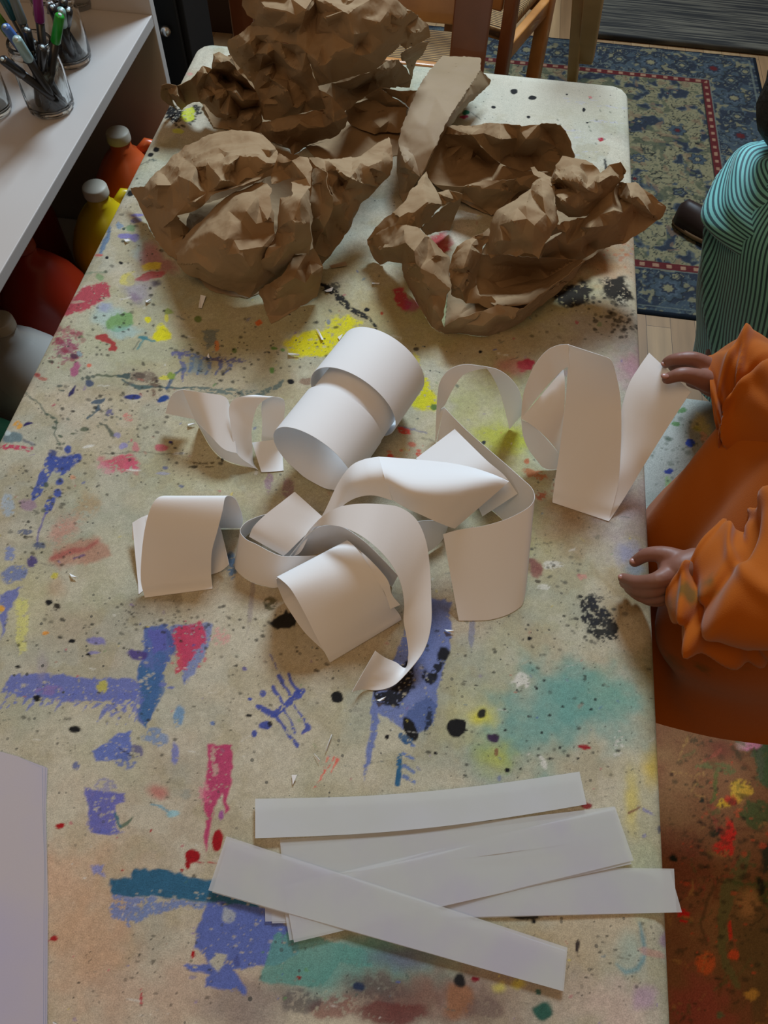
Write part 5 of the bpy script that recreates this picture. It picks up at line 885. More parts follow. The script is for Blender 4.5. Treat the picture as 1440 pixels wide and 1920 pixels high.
# ---- oriental rug
RX0, RX1, RY0, RY1 = -.55, .86, 1.45, 2.675
def build_rug():
    st = .0032; xs = np.arange(RX0, RX1+st, st); ys = np.arange(RY0, RY1+st, st)
    X, Y = np.meshgrid(xs, ys); X = X.ravel(); Y = Y.ravel()
    Z = .006+fbm(X*60, Y*60, 5, 2)*.002
    e = np.minimum(np.minimum(X-RX0, RX1-X), np.minimum(Y-RY0, RY1-Y)); Z = Z*sstep(-.001, .004, e)
    C = np.zeros((len(X), 3))
    def put(a, col): 
        a = np.clip(a, 0, 1)[:, None]; C[:] = C*(1-a)+np.array(col[:3])*a
    K = 1.35
    BEI = A(116, 108, 82, K); NAV = A(44, 48, 56, K); BLU = A(60, 68, 74, K); DK = A(38, 38, 36, K); RD = A(82, 34, 34, K); LB = A(92, 96, 88, K); GN = A(74, 76, 60, K)
    C[:] = BEI[:3]
    wx = X+(fbm(X*14, Y*14, 3, 3)-.5)*.045; wy = Y+(fbm(X*14, Y*14, 9, 3)-.5)*.045
    # field: scrolling vines, blossoms
    v = np.abs(fbm(wx*40, wy*40, 12, 3)-.5); put(1-sstep(.012, .03, v), DK)
    v = np.abs(fbm(wx*62, wy*62, 19, 2)-.5); put((1-sstep(.012, .035, v))*.8, A(50, 56, 54, K))
    put(sstep(.58, .64, fbm(wx*34, wy*34, 25, 2))*.85, BLU); put(sstep(.66, .70, fbm(wx*34, wy*34, 25, 2)), NAV)
    put(sstep(.64, .68, fbm(wx*46, wy*46, 31, 2))*.8, GN); put(sstep(.68, .72, fbm(wx*44, wy*44, 37, 2))*.6, A(112, 90, 70, K))
    def rosettes(cx, cy, R, petals=8, cc=RD, oc=BLU, mid=LB):
        dx = X-cx; dy = Y-cy; m = np.hypot(dx, dy) < R*1.3; 
        i = np.nonzero(m)[0]
        if not len(i): return
        dx = dx[i]; dy = dy[i]; an = np.arctan2(dy, dx); q = np.hypot(dx, dy)/(R*(1+.16*np.cos(petals*an)))
        def p2(a, col): C[i] = C[i]*(1-a[:, None])+np.array(col[:3])*a[:, None]
        p2((1-sstep(.92, 1.0, q)), DK); p2((1-sstep(.84, .92, q)), oc); p2((1-sstep(.55, .62, q)), mid); p2(1-sstep(.44, .5, q), NAV); p2(1-sstep(.24, .32, q), cc)
    rd = random.Random(8)
    for k in range(60):
        rosettes(rd.uniform(RX0+.2, RX1-.2), rd.uniform(RY0+.2, RY1-.2), rd.uniform(.010, .026), rd.choice([5, 6, 8]), rd.choice([BEI, RD, GN]), rd.choice([BLU, NAV, BLU]), rd.choice([BEI, LB, BLU]))
    # border
    bd = 1-sstep(.168, .170, e); put(bd, NAV); put(bd*sstep(.5, .56, fbm(wx*36, wy*36, 41, 3)), BLU)
    v = np.abs(fbm(wx*55, wy*55, 47, 2)-.5); put(bd*(1-sstep(.012, .035, v))*.75, LB); put(bd*sstep(.66, .7, fbm(wx*50, wy*50, 53, 2))*.8, BEI)
    n = 0
    L = []
    x = RX0+.09
    while x < RX1: L += [(x, RY0+.095), (x, RY1-.095)]; x += .098
    y = RY0+.19
    while y < RY1-.15: L += [(RX0+.095, y), (RX1-.095, y)]; y += .098
    for k, (cx, cy) in enumerate(L):
        if k % 4 in (0, 1): rosettes(cx, cy, .044, 8, RD if k % 8 < 2 else BEI, BLU, A(74, 82, 88, K))
        else: rosettes(cx, cy, .030, 6, BEI, NAV, LB)
    for k in range(150):
        t = rd.choice('xy')
        if t == 'x': cx = rd.uniform(RX0+.05, RX1-.05); cy = rd.choice([RY0+.05, RY0+.145, RY1-.05, RY1-.145])+rd.uniform(-.01, .01)
        else: cy = rd.uniform(RY0+.05, RY1-.05); cx = rd.choice([RX0+.05, RX0+.145, RX1-.05, RX1-.145])+rd.uniform(-.01, .01)
        rosettes(cx, cy, rd.uniform(.010, .017), 5, rd.choice([BEI, BLU]), NAV, rd.choice([LB, BEI]))
    # guard stripes
    g = (e > .163) & (e < .186); put(g*1.0, RD)
    al = np.where(np.minimum(X-RX0, RX1-X) < np.minimum(Y-RY0, RY1-Y), Y, X)
    dot = (np.abs(e-.1745) < .006) & (np.abs(((al/.034) % 1)-.5) < .2); put(dot*.9, A(140, 106, 84, K))
    put(((e > .160) & (e < .163))*1.0, LB); put(((e > .186) & (e < .188))*1.0, DK)
    put(((e > .024) & (e < .028))*.8, LB); put((e < .012)*1.0, A(24, 28, 34, K))
    C[:] = np.clip(C*(.82+.36*fbm(X*160, Y*160, 77, 2))[:, None], 0, .8)
    me = grid_mesh(len(xs), len(ys), np.stack([X, Y, Z], 1)); color_attr(me, C)
    o = link('oriental_rug', me, attr_mat('wool_rug', .95, (700, .5, .002), spec=.05)); recenter(o)
    tag(o, 'patterned rug with beige floral field and blue border edged in red, on the wooden floor', 'rug')
build_rug()
# ---- striped dark mat beyond it
def striped_mat():
    m = bpy.data.materials.new('ribbed_mat'); m.use_nodes = True; nt = m.node_tree; bs = nt.nodes['Principled BSDF']; L = nt.links.new
    tc = nt.nodes.new('ShaderNodeTexCoord'); sx = nt.nodes.new('ShaderNodeSeparateXYZ'); L(tc.outputs['Object'], sx.inputs[0])
    cb = nt.nodes.new('ShaderNodeCombineXYZ'); n = nt.nodes.new('ShaderNodeTexNoise'); n.inputs['Scale'].default_value = 1; n.inputs['Detail'].default_value = 3
    mm = nt.nodes.new('ShaderNodeMath'); mm.operation = 'MULTIPLY'; mm.inputs[1].default_value = 130; L(sx.outputs[1], mm.inputs[0]); L(mm.outputs[0], cb.inputs[1])
    m3 = nt.nodes.new('ShaderNodeMath'); m3.operation = 'MULTIPLY'; m3.inputs[1].default_value = 3.5; L(sx.outputs[0], m3.inputs[0]); L(m3.outputs[0], cb.inputs[0])
    L(cb.outputs[0], n.inputs['Vector']); cr = nt.nodes.new('ShaderNodeValToRGB'); L(n.outputs['Fac'], cr.inputs[0])
    cr.color_ramp.elements[0].position = .44; cr.color_ramp.elements[0].color = A(26, 25, 24, 1.5); cr.color_ramp.elements[1].position = .62; cr.color_ramp.elements[1].color = A(84, 79, 68, 1.5)
    L(cr.outputs[0], bs.inputs['Base Color']); bs.inputs['Roughness'].default_value = .9
    return m
bm = bmesh.new(); bx(bm, (1.08, 3.33, .012), (1.52, 1.26, .02), bev=.006)
o = link('striped_mat', bm_mesh(bm), striped_mat()); recenter(o); tag(o, 'dark woven mat with thin horizontal stripes, beyond the patterned rug', 'mat')
# ---- painted drop cloth on the floor
def build_drop():
    st = .003; xs = np.arange(.12, 1.05+st, st); ys = np.arange(-.5, 1.19+st, st)
    X, Y = np.meshgrid(xs, ys); X = X.ravel(); Y = Y.ravel(); Z = np.full(len(X), .004)+fbm(X*5, Y*5, 3, 2)*.006
    Xw = X+(fbm(Y*5, X*5, 8, 2)-.5)*.02; 
    cv = Canvas(X, Y, Z*1.0); c = cv; k = 2.7
    BA = lambda r_, g, b: A(r_, g, b, k)
    c.base(BA(132, 132, 126)); n = fbm(X*8, Y*8, 4, 4); m = sstep(.45, .65, n)*.5; c.C[:] = c.C*(1-m[:, None])+np.array(BA(112, 116, 108)[:3])*m[:, None]
    low = sstep(1000, 1200, c.V); BR = np.array(BA(112, 76, 50)[:3]); c.C[:] = c.C*(1-low[:, None])+BR*low[:, None]
    m = low*sstep(.45, .7, fbm(X*7, Y*7, 14, 4)); c.C[:] = c.C*(1-.7*m[:, None])+np.array(BA(96, 44, 36)[:3])*.7*m[:, None]
    m = low*sstep(.5, .7, fbm(X*10, Y*10, 24, 4)); c.C[:] = c.C*(1-.6*m[:, None])+np.array(BA(124, 92, 60)[:3])*.6*m[:, None]
    c.blob(1310, 1900, 70, 70, BA(130, 60, 54), .7, soft=.7); c.blob(1270, 1640, 50, 90, BA(100, 44, 38), .6, soft=.8); c.blob(1420, 1800, 70, 160, BA(60, 60, 36), .6, soft=.8)
    c.poly([(1398, 1340), (1500, 1280), (1600, 1500), (1440, 1480), (1428, 1470), (1420, 1420)], BA(62, 80, 52), .95, warp=5); c.poly([(1400, 1330), (1428, 1330), (1440, 1480), (1420, 1440), (1400, 1400)], BA(76, 80, 60), .8, warp=8, dry=.2)
    c.blob(1376, 1342, 14, 16, BA(206, 110, 126), .95, warp=.8); c.blob(1412, 1395, 16, 12, BA(200, 110, 126), .95); c.blob(1396, 1380, 12, 26, BA(150, 120, 110), .7, dry=.2)
    c.blob(1364, 1350, 14, 14, BA(180, 70, 50), .8, dry=.25); c.blob(1334, 1358, 14, 7, BA(30, 34, 24), .95, warp=.8); c.blob(1382, 1345, 7, 10, BA(220, 90, 60), .7)
    c.stroke([(1302, 1438, 2), (1330, 1436, 5), (1362, 1440, 12), (1380, 1446, 4)], 5, BA(84, 84, 50), .85, dry=.15, warp=6); c.stroke([(1345, 1450, 4), (1340, 1490, 4), (1324, 1524, 2)], 3, BA(80, 84, 44), .85)
    c.blob(1388, 1480, 20, 22, BA(180, 140, 50), .85, warp=.8, dry=.18); c.blob(1356, 1508, 16, 8, BA(190, 140, 40), .85, dry=.2); c.blob(1370, 1500, 16, 10, BA(150, 40, 34), .9, dry=.2)
    c.blob(1360, 1570, 14, 32, BA(206, 40, 32), .97, warp=.8, dry=.1); c.blob(1352, 1588, 22, 16, BA(206, 44, 34), .95, dry=.16); c.blob(1276, 1716, 10, 14, BA(180, 30, 30), .95, warp=.8); c.blob(1362, 1742, 8, 20, BA(196, 44, 32), .92, dry=.1); c.blob(1318, 1806, 18, 24, BA(190, 84, 44), .85, dry=.2); c.blob(1372, 1790, 10, 12, BA(200, 70, 40), .85, dry=.2)
    c.stroke([(1390, 1610, 10), (1368, 1660, 18), (1352, 1720, 10), (1348, 1780, 8), (1362, 1820, 8), (1374, 1850, 5)], 8, BA(88, 86, 54), .9, warp=7); c.stroke([(1350, 1640, 4), (1320, 1690, 4), (1308, 1730, 3), (1320, 1770, 3)], 4, BA(80, 60, 40), .8)
    c.blob(1420, 1530, 30, 24, BA(60, 76, 44), .85, warp=.8, dry=.2); c.blob(1440, 1610, 22, 26, BA(38, 44, 34), .95, warp=.6); c.blob(1424, 1665, 34, 30, BA(56, 66, 34), .85, dry=.2, warp=.8); c.blob(1420, 1660, 8, 18, BA(24, 26, 22), .9); c.blob(1400, 1690, 20, 30, BA(150, 110, 70), .7, soft=.6)
    c.blob(1344, 1902, 8, 8, BA(84, 92, 66), .95); c.blob(1400, 1862, 16, 10, BA(170, 130, 60), .8, dry=.2); c.blob(1315, 1502, 4, 4, BA(34, 34, 30)); c.blob(1258, 1452, 3, 3, BA(60, 40, 28)); c.blob(1256, 1608, 8, 6, BA(26, 28, 22)); c.blob(1340, 1560, 14, 6, BA(30, 34, 30), .9, ang=-.8, dry=.2)
    for (x, y, rx, ry) in [(1280, 770, 9, 6), (1268, 794, 8, 5), (1310, 804, 8, 5)]: c.blob(x, y, rx, ry, BA(66, 96, 56), .9, warp=.7)
    c.blob(1293, 831, 9, 8, BA(44, 62, 138), 1, warp=.15, soft=.1); c.blob(1254, 884, 10, 5, BA(34, 46, 110), .95, warp=.6); c.blob(1320, 800, 18, 22, BA(180, 160, 84), .6, soft=.7); c.blob(1318, 820, 8, 10, BA(190, 130, 100), .7); c.blob(1250, 904, 8, 12, BA(110, 140, 80), .6, dry=.2); c.blob(1240, 940, 8, 8, BA(120, 140, 80), .6)
    c.spatter(1270, 860, 60, 90, 90, BA(66, 74, 62), 1.2, 5, .7); c.spatter(1350, 1600, 110, 260, 320, BA(50, 46, 32), 1.2, 6, .7); c.spatter(1360, 1640, 90, 250, 60, BA(170, 70, 44), 1.2, 6, .7); c.spatter(1340, 1560, 60, 120, 90, BA(34, 30, 24), 1, 5, .8)
    rd = random.Random(12)
    for q in range(120):
        x = rd.uniform(1240, 1460); y = rd.uniform(1380, 1920); an = rd.uniform(0, 3.1); L_ = rd.uniform(8, 50)
        c.stroke([(x, y, rd.uniform(1, 5)), (x+L_*.5*math.cos(an)+rd.uniform(-8, 8), y+L_*.5*math.sin(an), rd.uniform(1, 6)), (x+L_*math.cos(an), y+L_*math.sin(an), 1)], 3, rd.choice([BA(84, 80, 48), BA(60, 50, 34), BA(130, 66, 50), BA(96, 60, 40), BA(140, 104, 60), BA(64, 76, 44)]), rd.uniform(.4, .8), dry=rd.choice([.1, .3, .4]), warp=5)
    gr = (c.dry2-.5)*.25; c.C[:] = np.clip(c.C*(1+gr[:, None]), 0, .8)
    co = np.stack([Xw, Y, Z], 1); me = grid_mesh(len(xs), len(ys), co); color_attr(me, c.C)
    o = link('drop_cloth', me, attr_mat('stained_drop_cloth', .9, (500, .3, .001))); recenter(o)
    tag(o, 'paint-stained drop cloth spread on the floor below the child in orange', 'drop cloth')
build_drop()

# ================================================================ SHELF UNIT
M_SH = mat('painted_board', A(176, 170, 166), .5, .4, var=(5, .35, A(168, 158, 150)))
sh = empty('shelf_unit', (-.87, .7, 0), 0, 'white painted open shelf unit along the left side of the table', 'shelf')
def shelfpart(nm, c, s, bev=.0015):
    bm = bmesh.new(); bx(bm, c, s, bev=bev); return link(nm, bm_mesh(bm), M_SH, sh, False)
shelfpart('shelf_top', (-.862, .605, TZ-.0095), (.50, 1.66, .019))
shelfpart('end_panel', (-.862, 1.4455, TZ/2+.24), (.50, .019, TZ+.48))
shelfpart('end_panel', (-.862, -.225, TZ/2-.02), (.50, .019, TZ-.021))
shelfpart('back_panel', (-1.105, .605, TZ/2-.02), (.012, 1.64, TZ-.03))
shelfpart('bottom_board', (-.862, .605, .10), (.48, 1.64, .018))
# jugs
def jug(c, z0, col, label, name='paint_jug', rz=.8, capcol=A(196, 188, 172), H=.315, R=.074, alpha=False, drip=None):
    R = R*1.06
    t = empty(name, (c[0], c[1], z0), rz, label, 'paint jug', 'gallon jugs of paint under the shelf')
    if alpha: mt = mat('clear_milk_plastic', A(190, 188, 182), .35, .4, trans=.2)
    else: mt = mat('jug_'+'_'.join(str(int(v*255)) for v in col[:3]), col, .32, .5, var=(12, .3, tuple(v*.8 for v in col[:3])+(1,)))
    bm = bmesh.new(); k = H/.315
    prof = [(.01, 0), (R*.9, 0), (R, .012*k), (R*1.0, .10*k), (R, .165*k), (R*.96, .195*k), (R*.82, .225*k), (R*.62, .25*k), (R*.44, .268*k), (.021, .280*k), (.0195, .298*k), (0, .298*k)]
    sq = lambda a, z: 1+.05*math.cos(4*a)*(1 if z < .2*k else max(0, 1-(z-.2*k)/.05))
    lathe(bm, prof, (0, 0, 0), 48, shape=sq)
    bm.transform(world_of(t)); link('bottle_body', bm_mesh(bm), mt, t)
    bm = bmesh.new(); sweep(bm, [(.028, 0, .262*k), (.05, 0, .275*k), (.072, 0, .262*k), (.080, 0, .225*k), (.074, 0, .185*k), (.064, 0, .165*k)], [.009, .011, .011, .011, .011, .010], 12); bm.transform(world_of(t)); link('handle', bm_mesh(bm), mt, t)
    bm = bmesh.new(); lathe(bm, [(0, .297*k), (.0225, .297*k), (.0228, .300*k), (.0222, .313*k), (.0205, .3155*k), (0, .3157*k)], (0, 0, 0), 60, shape=lambda a, z: 1+.012*math.cos(30*a)); bm.transform(world_of(t)); link('cap', bm_mesh(bm), mat('cap_'+'_'.join(str(int(v*255)) for v in capcol[:3]), capcol, .45), t)
    return t
ZB0 = .109
def capjug(px, py, col, label, **k):
    p = P(px, py, -.155); return jug((p.x, p.y), ZB0, col, label, **k)
YJ = capjug(176, 348, A(178, 152, 16, 1.9), 'yellow paint jug with white cap, under the shelf beside the table edge', rz=.9)
capjug(219, 246, A(186, 78, 34, 1.7), 'orange paint jug with white cap, farthest back under the shelf', rz=.7)
jug((-.90, 1.20), ZB0, A(120, 34, 20, 1.6), 'dark red paint jug standing behind the orange jug', capcol=A(150, 60, 44))
jug((-.93, 1.015), ZB0, A(130, 36, 16, 1.6), 'dark red paint jug standing behind the yellow jug', capcol=A(150, 60, 44))
jug((-.745, .985), ZB0, A(140, 34, 14, 1.9), 'red-orange paint jug nearer the camera than the yellow jug', capcol=A(150, 60, 44), R=.078, rz=2.6)
jug((-.705, .80), ZB0, A(150, 150, 148), 'empty translucent white jug between the red and the green jug', rz=2.4, alpha=True, R=.078)
jug((-.71, .62), ZB0, A(16, 56, 36, 1.5), 'dark green paint jug nearest the camera under the shelf', capcol=A(20, 60, 40), R=.076, H=.30, rz=2.6)
# jars
M_GL = bpy.data.materials.new('jar_glass'); M_GL.use_nodes = True
_b = M_GL.node_tree.nodes['Principled BSDF']; _b.inputs['Transmission Weight'].default_value = 1; _b.inputs['Roughness'].default_value = .03; _b.inputs['IOR'].default_value = 1.45; _b.inputs['Base Color'].default_value = (.93, .95, .95, 1)
def jar(px, py, label, R=.037, H=.105, facets=10, group='glass jars on the shelf'):
    p = P(px, py, 0); t = empty('glass_jar', (p.x, p.y, TZ+.0005), .3, label, 'jar', group)
    sh_ = (lambda a, z: 1+.02*math.cos(facets*a)*(1 if z < .07 else 0)) if facets else None
    bm = bmesh.new(); pr = [(0, .0), (R*.86, .0), (R*.97, .005), (R, .014), (R, .066), (R*.97, .078), (R*.88, .086), (R*.86, .089), (R*.93, .091), (R*.86, .094), (R*.93, .097), (R*.86, .100), (R*.9, .103), (R*.86, .105),
          (R*.80, .104), (R*.79, .088), (R*.90, .076), (R*.93, .064), (R*.93, .016), (R*.86, .008), (0, .007)]
    lathe(bm, [(a, z*H/.105) for a, z in pr], (0, 0, 0), 60, shape=sh_); bm.transform(world_of(t)); link('jar_body', bm_mesh(bm), M_GL, t)
    return t, Vector((p.x, p.y, TZ+.008))
MB_ = mat('black_barrel', (.012, .012, .014, 1), .35, .5)
def marker(base, tip, col, label, L=.162, capl=.042, end=None, barrel=None, r_=.0062):
    d = (tip-base).normalized(); t = empty('marker', base, 0, label, 'marker', 'felt-tip pens standing in the jars')
    bm = bmesh.new(); b1 = base+d*(L-capl); sweep(bm, [base, base+d*.004, base+d*.03, b1], [r_*.5, r_*.95, r_, r_], 16); link('barrel', bm_mesh(bm), barrel or MB_, t)
    cm = mat('pen_cap_'+'_'.join(str(int(v*255)) for v in col[:3]), col, .3, .5)
    bm = bmesh.new(); sweep(bm, [b1-d*.002, b1, base+d*(L-.002), base+d*L], [r_*1.02, r_*1.18, r_*1.08, r_*.85], 18); cp = link('cap', bm_mesh(bm), cm, t)
    bm = bmesh.new(); sweep(bm, [base+d*(L-.0004), base+d*(L+.0012)], [r_*.45, r_*.42], 12); link('cap_end', bm_mesh(bm), mat('pen_end', (.5, .6, .62, 1), .3), cp)
    return t
jA, bA = jar(98, 203, 'clear ten-sided glass jar full of dark pens, nearest the shelf edge')
jB, bB = jar(133, 112, 'round clear glass jar of pens right behind the ten-sided jar', facets=0)
jC, bC = jar(-18, 208, 'clear glass jar cut off by the left edge of the photo', facets=0)
jD, bD = jar(148, 10, 'empty glass jar at the top edge of the photo', facets=0, R=.030)
def mk(b0, off, tip, h, col, lb, **k): marker(b0+Vector(off+(0,)), P(tip[0], tip[1], h), col, lb, **k)
mk(bA, (-.004, -.016), (113, 24), .155, A(20, 120, 30, 1.8), 'pen with a bright green cap, leaning right in the ten-sided jar')
mk(bA, (.016, -.010), (32, 74), .150, A(140, 170, 172, 1.3), 'pen with a pale grey-blue cap facing up, in the ten-sided jar')
mk(bA, (.020, .004), (10, 50), .155, A(60, 92, 150, 1.6), 'pen with a blue cap leaning far left in the ten-sided jar')
mk(bA, (.006, -.004), (22, -12), .17, A(104, 112, 112, 1.3), 'pen with a grey cap leaning back in the ten-sided jar', L=.175, capl=.05)
mk(bA, (-.006, .008), (68, -20), .17, A(110, 22, 96, 1.7), 'pen with a purple cap in the middle of the ten-sided jar', L=.175, capl=.052)
mk(bA, (-.016, .006), (50, 58), .135, (.015, .015, .017, 1), 'all-black pen in the centre of the ten-sided jar', L=.140)
mk(bA, (.012, .012), (0, -15), .17, A(30, 74, 84, 1.5), 'pen with a dark teal cap at the left of the ten-sided jar', L=.172)
mk(bA, (.0, .02), (-14, 20), .16, A(66, 104, 20, 1.3), 'pen with an olive green cap at the far left of the ten-sided jar', L=.165)
mk(bA, (.024, -.004), (-10, 100), .14, (.015, .015, .017, 1), 'black pen lying lowest to the left over the jar rim', L=.15)
mk(bA, (-.02, -.006), (80, 85), .12, (.02, .02, .022, 1), 'black pen leaning right behind the green-capped pen', L=.128)
mk(bB, (.0, -.01), (112, 2), .150, A(120, 156, 146, 1.4), 'pen with a pale mint cap in the round jar')
mk(bB, (.006, .01), (80, -16), .16, A(120, 104, 96, 1.2), 'pen with a brownish-grey cap leaning left in the round jar')
mk(bB, (-.012, .0), (132, -12), .16, (.015, .015, .017, 1), 'black pen standing upright in the round jar')
mk(bB, (-.016, -.012), (122, -30), .165, (.02, .02, .022, 1), 'black pen crossing behind the mint-capped one in the round jar')
mk(bB, (.014, -.014), (96, 10), .14, (.015, .015, .017, 1), 'black pen leaning left in the round jar')
for k in range(7):    # short pens that stay inside the jars
    for b0, nm in ((bA, 'ten-sided'), (bB, 'round')):
        an = k*.9+.3; q = Vector((math.cos(an)*.02, math.sin(an)*.02, 0))
        marker(b0+q, b0+q*-.6+Vector((0, 0, .09+.004*k)), (.03, .03, .035, 1), 'short black pen down inside the %s jar' % nm, L=.085+.003*k, capl=.03)

# ================================================================ FURNITURE BEHIND
M_OAK = mat('oak', A(150, 102, 54, 2.2), .35, .5, coat=.3, var=(14, .6, A(110, 66, 32, 2.0)))
M_MAH = mat('reddish_wood', A(110, 62, 32, 1.9), .35, .5, coat=.3, var=(10, .5, A(76, 40, 20, 1.8)))
def rush_mat():
    m = bpy.data.materials.new('rush_seat'); m.use_nodes = True; nt = m.node_tree; bs = nt.nodes['Principled BSDF']; L = nt.links.new
    tc = nt.nodes.new('ShaderNodeTexCoord'); w = nt.nodes.new('ShaderNodeTexWave'); w.bands_direction = 'Y'; w.inputs['Scale'].default_value = 42; w.inputs['Distortion'].default_value = 1.6; w.inputs['Detail'].default_value = 2
    L(tc.outputs['Object'], w.inputs['Vector']); cr = nt.nodes.new('ShaderNodeValToRGB'); L(w.outputs['Fac'], cr.inputs[0]); cr.color_ramp.elements[0].color = A(56, 36, 18, 1.5); cr.color_ramp.elements[1].color = A(140, 106, 60, 2.2)
    L(cr.outputs[0], bs.inputs['Base Color']); bp = nt.nodes.new('ShaderNodeBump'); bp.inputs['Distance'].default_value = .003; L(w.outputs['Fac'], bp.inputs['Height']); L(bp.outputs['Normal'], bs.inputs['Normal']); bs.inputs['Roughness'].default_value = .7
    return m
M_RUSH = rush_mat()
def chair(loc, rz, label, seat_h=.34, w=.36, d=.34, top=.66, mat_=M_OAK, postm=M_MAH, post=.048):
    """ladder-back chair; its back is at local y = 0 and its seat reaches to +y"""
    t = empty('wooden_chair', (loc[0], loc[1], 0), rz, label, 'chair', 'wooden chairs with woven seats beyond the table')
    Wt = world_of(t)
    def part(nm, fn, m_):
        bm = bmesh.new(); fn(bm); bm.transform(Wt); return link(nm, bm_mesh(bm), m_, t)
    for s in (-1, 1):
        part('back_post', lambda bm: bx(bm, (s*w/2, 0, top/2), (post, .03, top), bev=.005), postm)
        part('leg', lambda bm: bx(bm, (s*w/2, d, seat_h/2), (.036, .036, seat_h), bev=.005), mat_)
        part('seat_rail', lambda bm: bx(bm, (s*w/2, d/2, seat_h-.03), (.022, d-.03, .04), bev=.004), mat_)
        part('stretcher', lambda bm: bx(bm, (s*w/2, d/2, .12), (.016, d-.03, .022), bev=.004), mat_)
    part('seat', lambda bm: bx(bm, (0, d/2+.01, seat_h), (w-.03, d-.01, .03), bev=.012), M_RUSH)
    part('seat_rail', lambda bm: bx(bm, (0, d, seat_h-.03), (w-.03, .022, .04), bev=.004), mat_)
    for z in (top-.04, seat_h+.09):
        part('back_slat', lambda bm: bx(bm, (0, 0, z), (w-.04, .02, .055), bev=.005), mat_)
    return t
chair((-.215, 1.60), 0, 'oak chair with rush seat at the far end of the table, behind the tallest heap', top=.605, post=.072)
chair((-.077, 1.995), -.35, 'glossy wooden chair between the oak chair and the easel', seat_h=.34, w=.26, d=.28, mat_=M_OAK, post=.03)
chair((-.49, 2.01), .15, 'dark wooden chair at the far left corner of the table', top=.60, mat_=M_MAH, w=.25, post=.055)
# easel
t = empty('easel', (.28, 2.4, 0), 0, 'light wooden easel standing on the patterned rug beyond the table', 'easel')
M_BIR = mat('birch', A(160, 130, 84, 2.2), .45, .4, var=(12, .4, A(140, 108, 66, 2.0)))
def bar(bm, a_, b_, w, d):
    v = (b_-a_); q = v.to_track_quat('Z', 'Y').to_matrix(); bx(bm, (a_+b_)/2, (w, d, v.length), rot=None if False else q, bev=.004)
a_ = P(1073, 152, -.575); b_ = P(1112, -300, .25); bm = bmesh.new(); bar(bm, a_, b_, .03, .024); link('leg', bm_mesh(bm), M_BIR, t, False)
c_ = P(1099, 108, -.44); d_ = P(1150, -280, .28); bm = bmesh.new(); bar(bm, c_, d_, .044, .022); link('upright', bm_mesh(bm), M_BIR, t, False)
bm = bmesh.new(); bx(bm, P(1098, 96, -.43), (.048, .05, .05), bev=.006); link('bracket', bm_mesh(bm), mat('pale_plastic', A(150, 128, 92, 1.6), .4), t, False)
a2 = Vector((a_.x-.02, a_.y+.95, .005)); b2 = b_+Vector((.1, .05, 0)); bm = bmesh.new(); bar(bm, a2, b2, .03, .024); link('leg', bm_mesh(bm), M_BIR, t, False)
# dark cabinet
t = empty('dark_cabinet', (-.86, 1.68, 0), 0, 'black cabinet with a small metal knob behind the shelf unit', 'cabinet')
MBK = mat('black_lacquer', (.008, .008, .008, 1), .6, .2)
bm = bmesh.new(); bx(bm, (-.91, 1.64, .36), (.62, .15, .72), bev=.004); link('body', bm_mesh(bm), MBK, t, False)
bm = bmesh.new(); bx(bm, (-.79, 1.555, .32), (.36, .014, .56), bev=.003); dr = link('door', bm_mesh(bm), MBK, t, False)
bm = bmesh.new(); bmesh.ops.create_uvsphere(bm, u_segments=20, v_segments=12, radius=.011); bmesh.ops.translate(bm, vec=(-.635, 1.538, .50), verts=bm.verts); link('knob', bm_mesh(bm), mat('knob_steel', (.6, .6, .6, 1), .25, .5, 1), dr)
bm = bmesh.new(); bx(bm, (-.98, 2.66, .45), (.9, .3, .9), bev=.004)  # dark block added to keep the gap beyond the cabinet dark
t = empty('backdrop', (-.98, 2.66, 0), 0, 'dark brown bookcase added to fill the dark area behind the black cabinet', 'backdrop'); link('body', bm_mesh(bm), mat('dark_walnut', A(54, 34, 22, 1.3), .5), t, False)
for z in (.28, .56, .84):
    bm = bmesh.new(); bx(bm, (-.98, 2.505, z), (.86, .02, .02), bev=.002); link('shelf', bm_mesh(bm), mat('dark_walnut'), t, False)
wm = mat('wall_paint', (.52, .47, .40, 1), .9, .1, bump=(60, .1, .002))
for nm, c_, s_ in (('wall_back', (.2, 4.65, 1.3), (5.7, .1, 2.6)), ('wall_left', (-2.65, 1.5, 1.3), (.1, 6.2, 2.6)), ('wall_right', (3.05, 1.5, 1.3), (.1, 6.2, 2.6))):
    bm = bmesh.new(); bx(bm, c_, s_); tag(link(nm, bm_mesh(bm), wm, smooth=False), kind='structure')
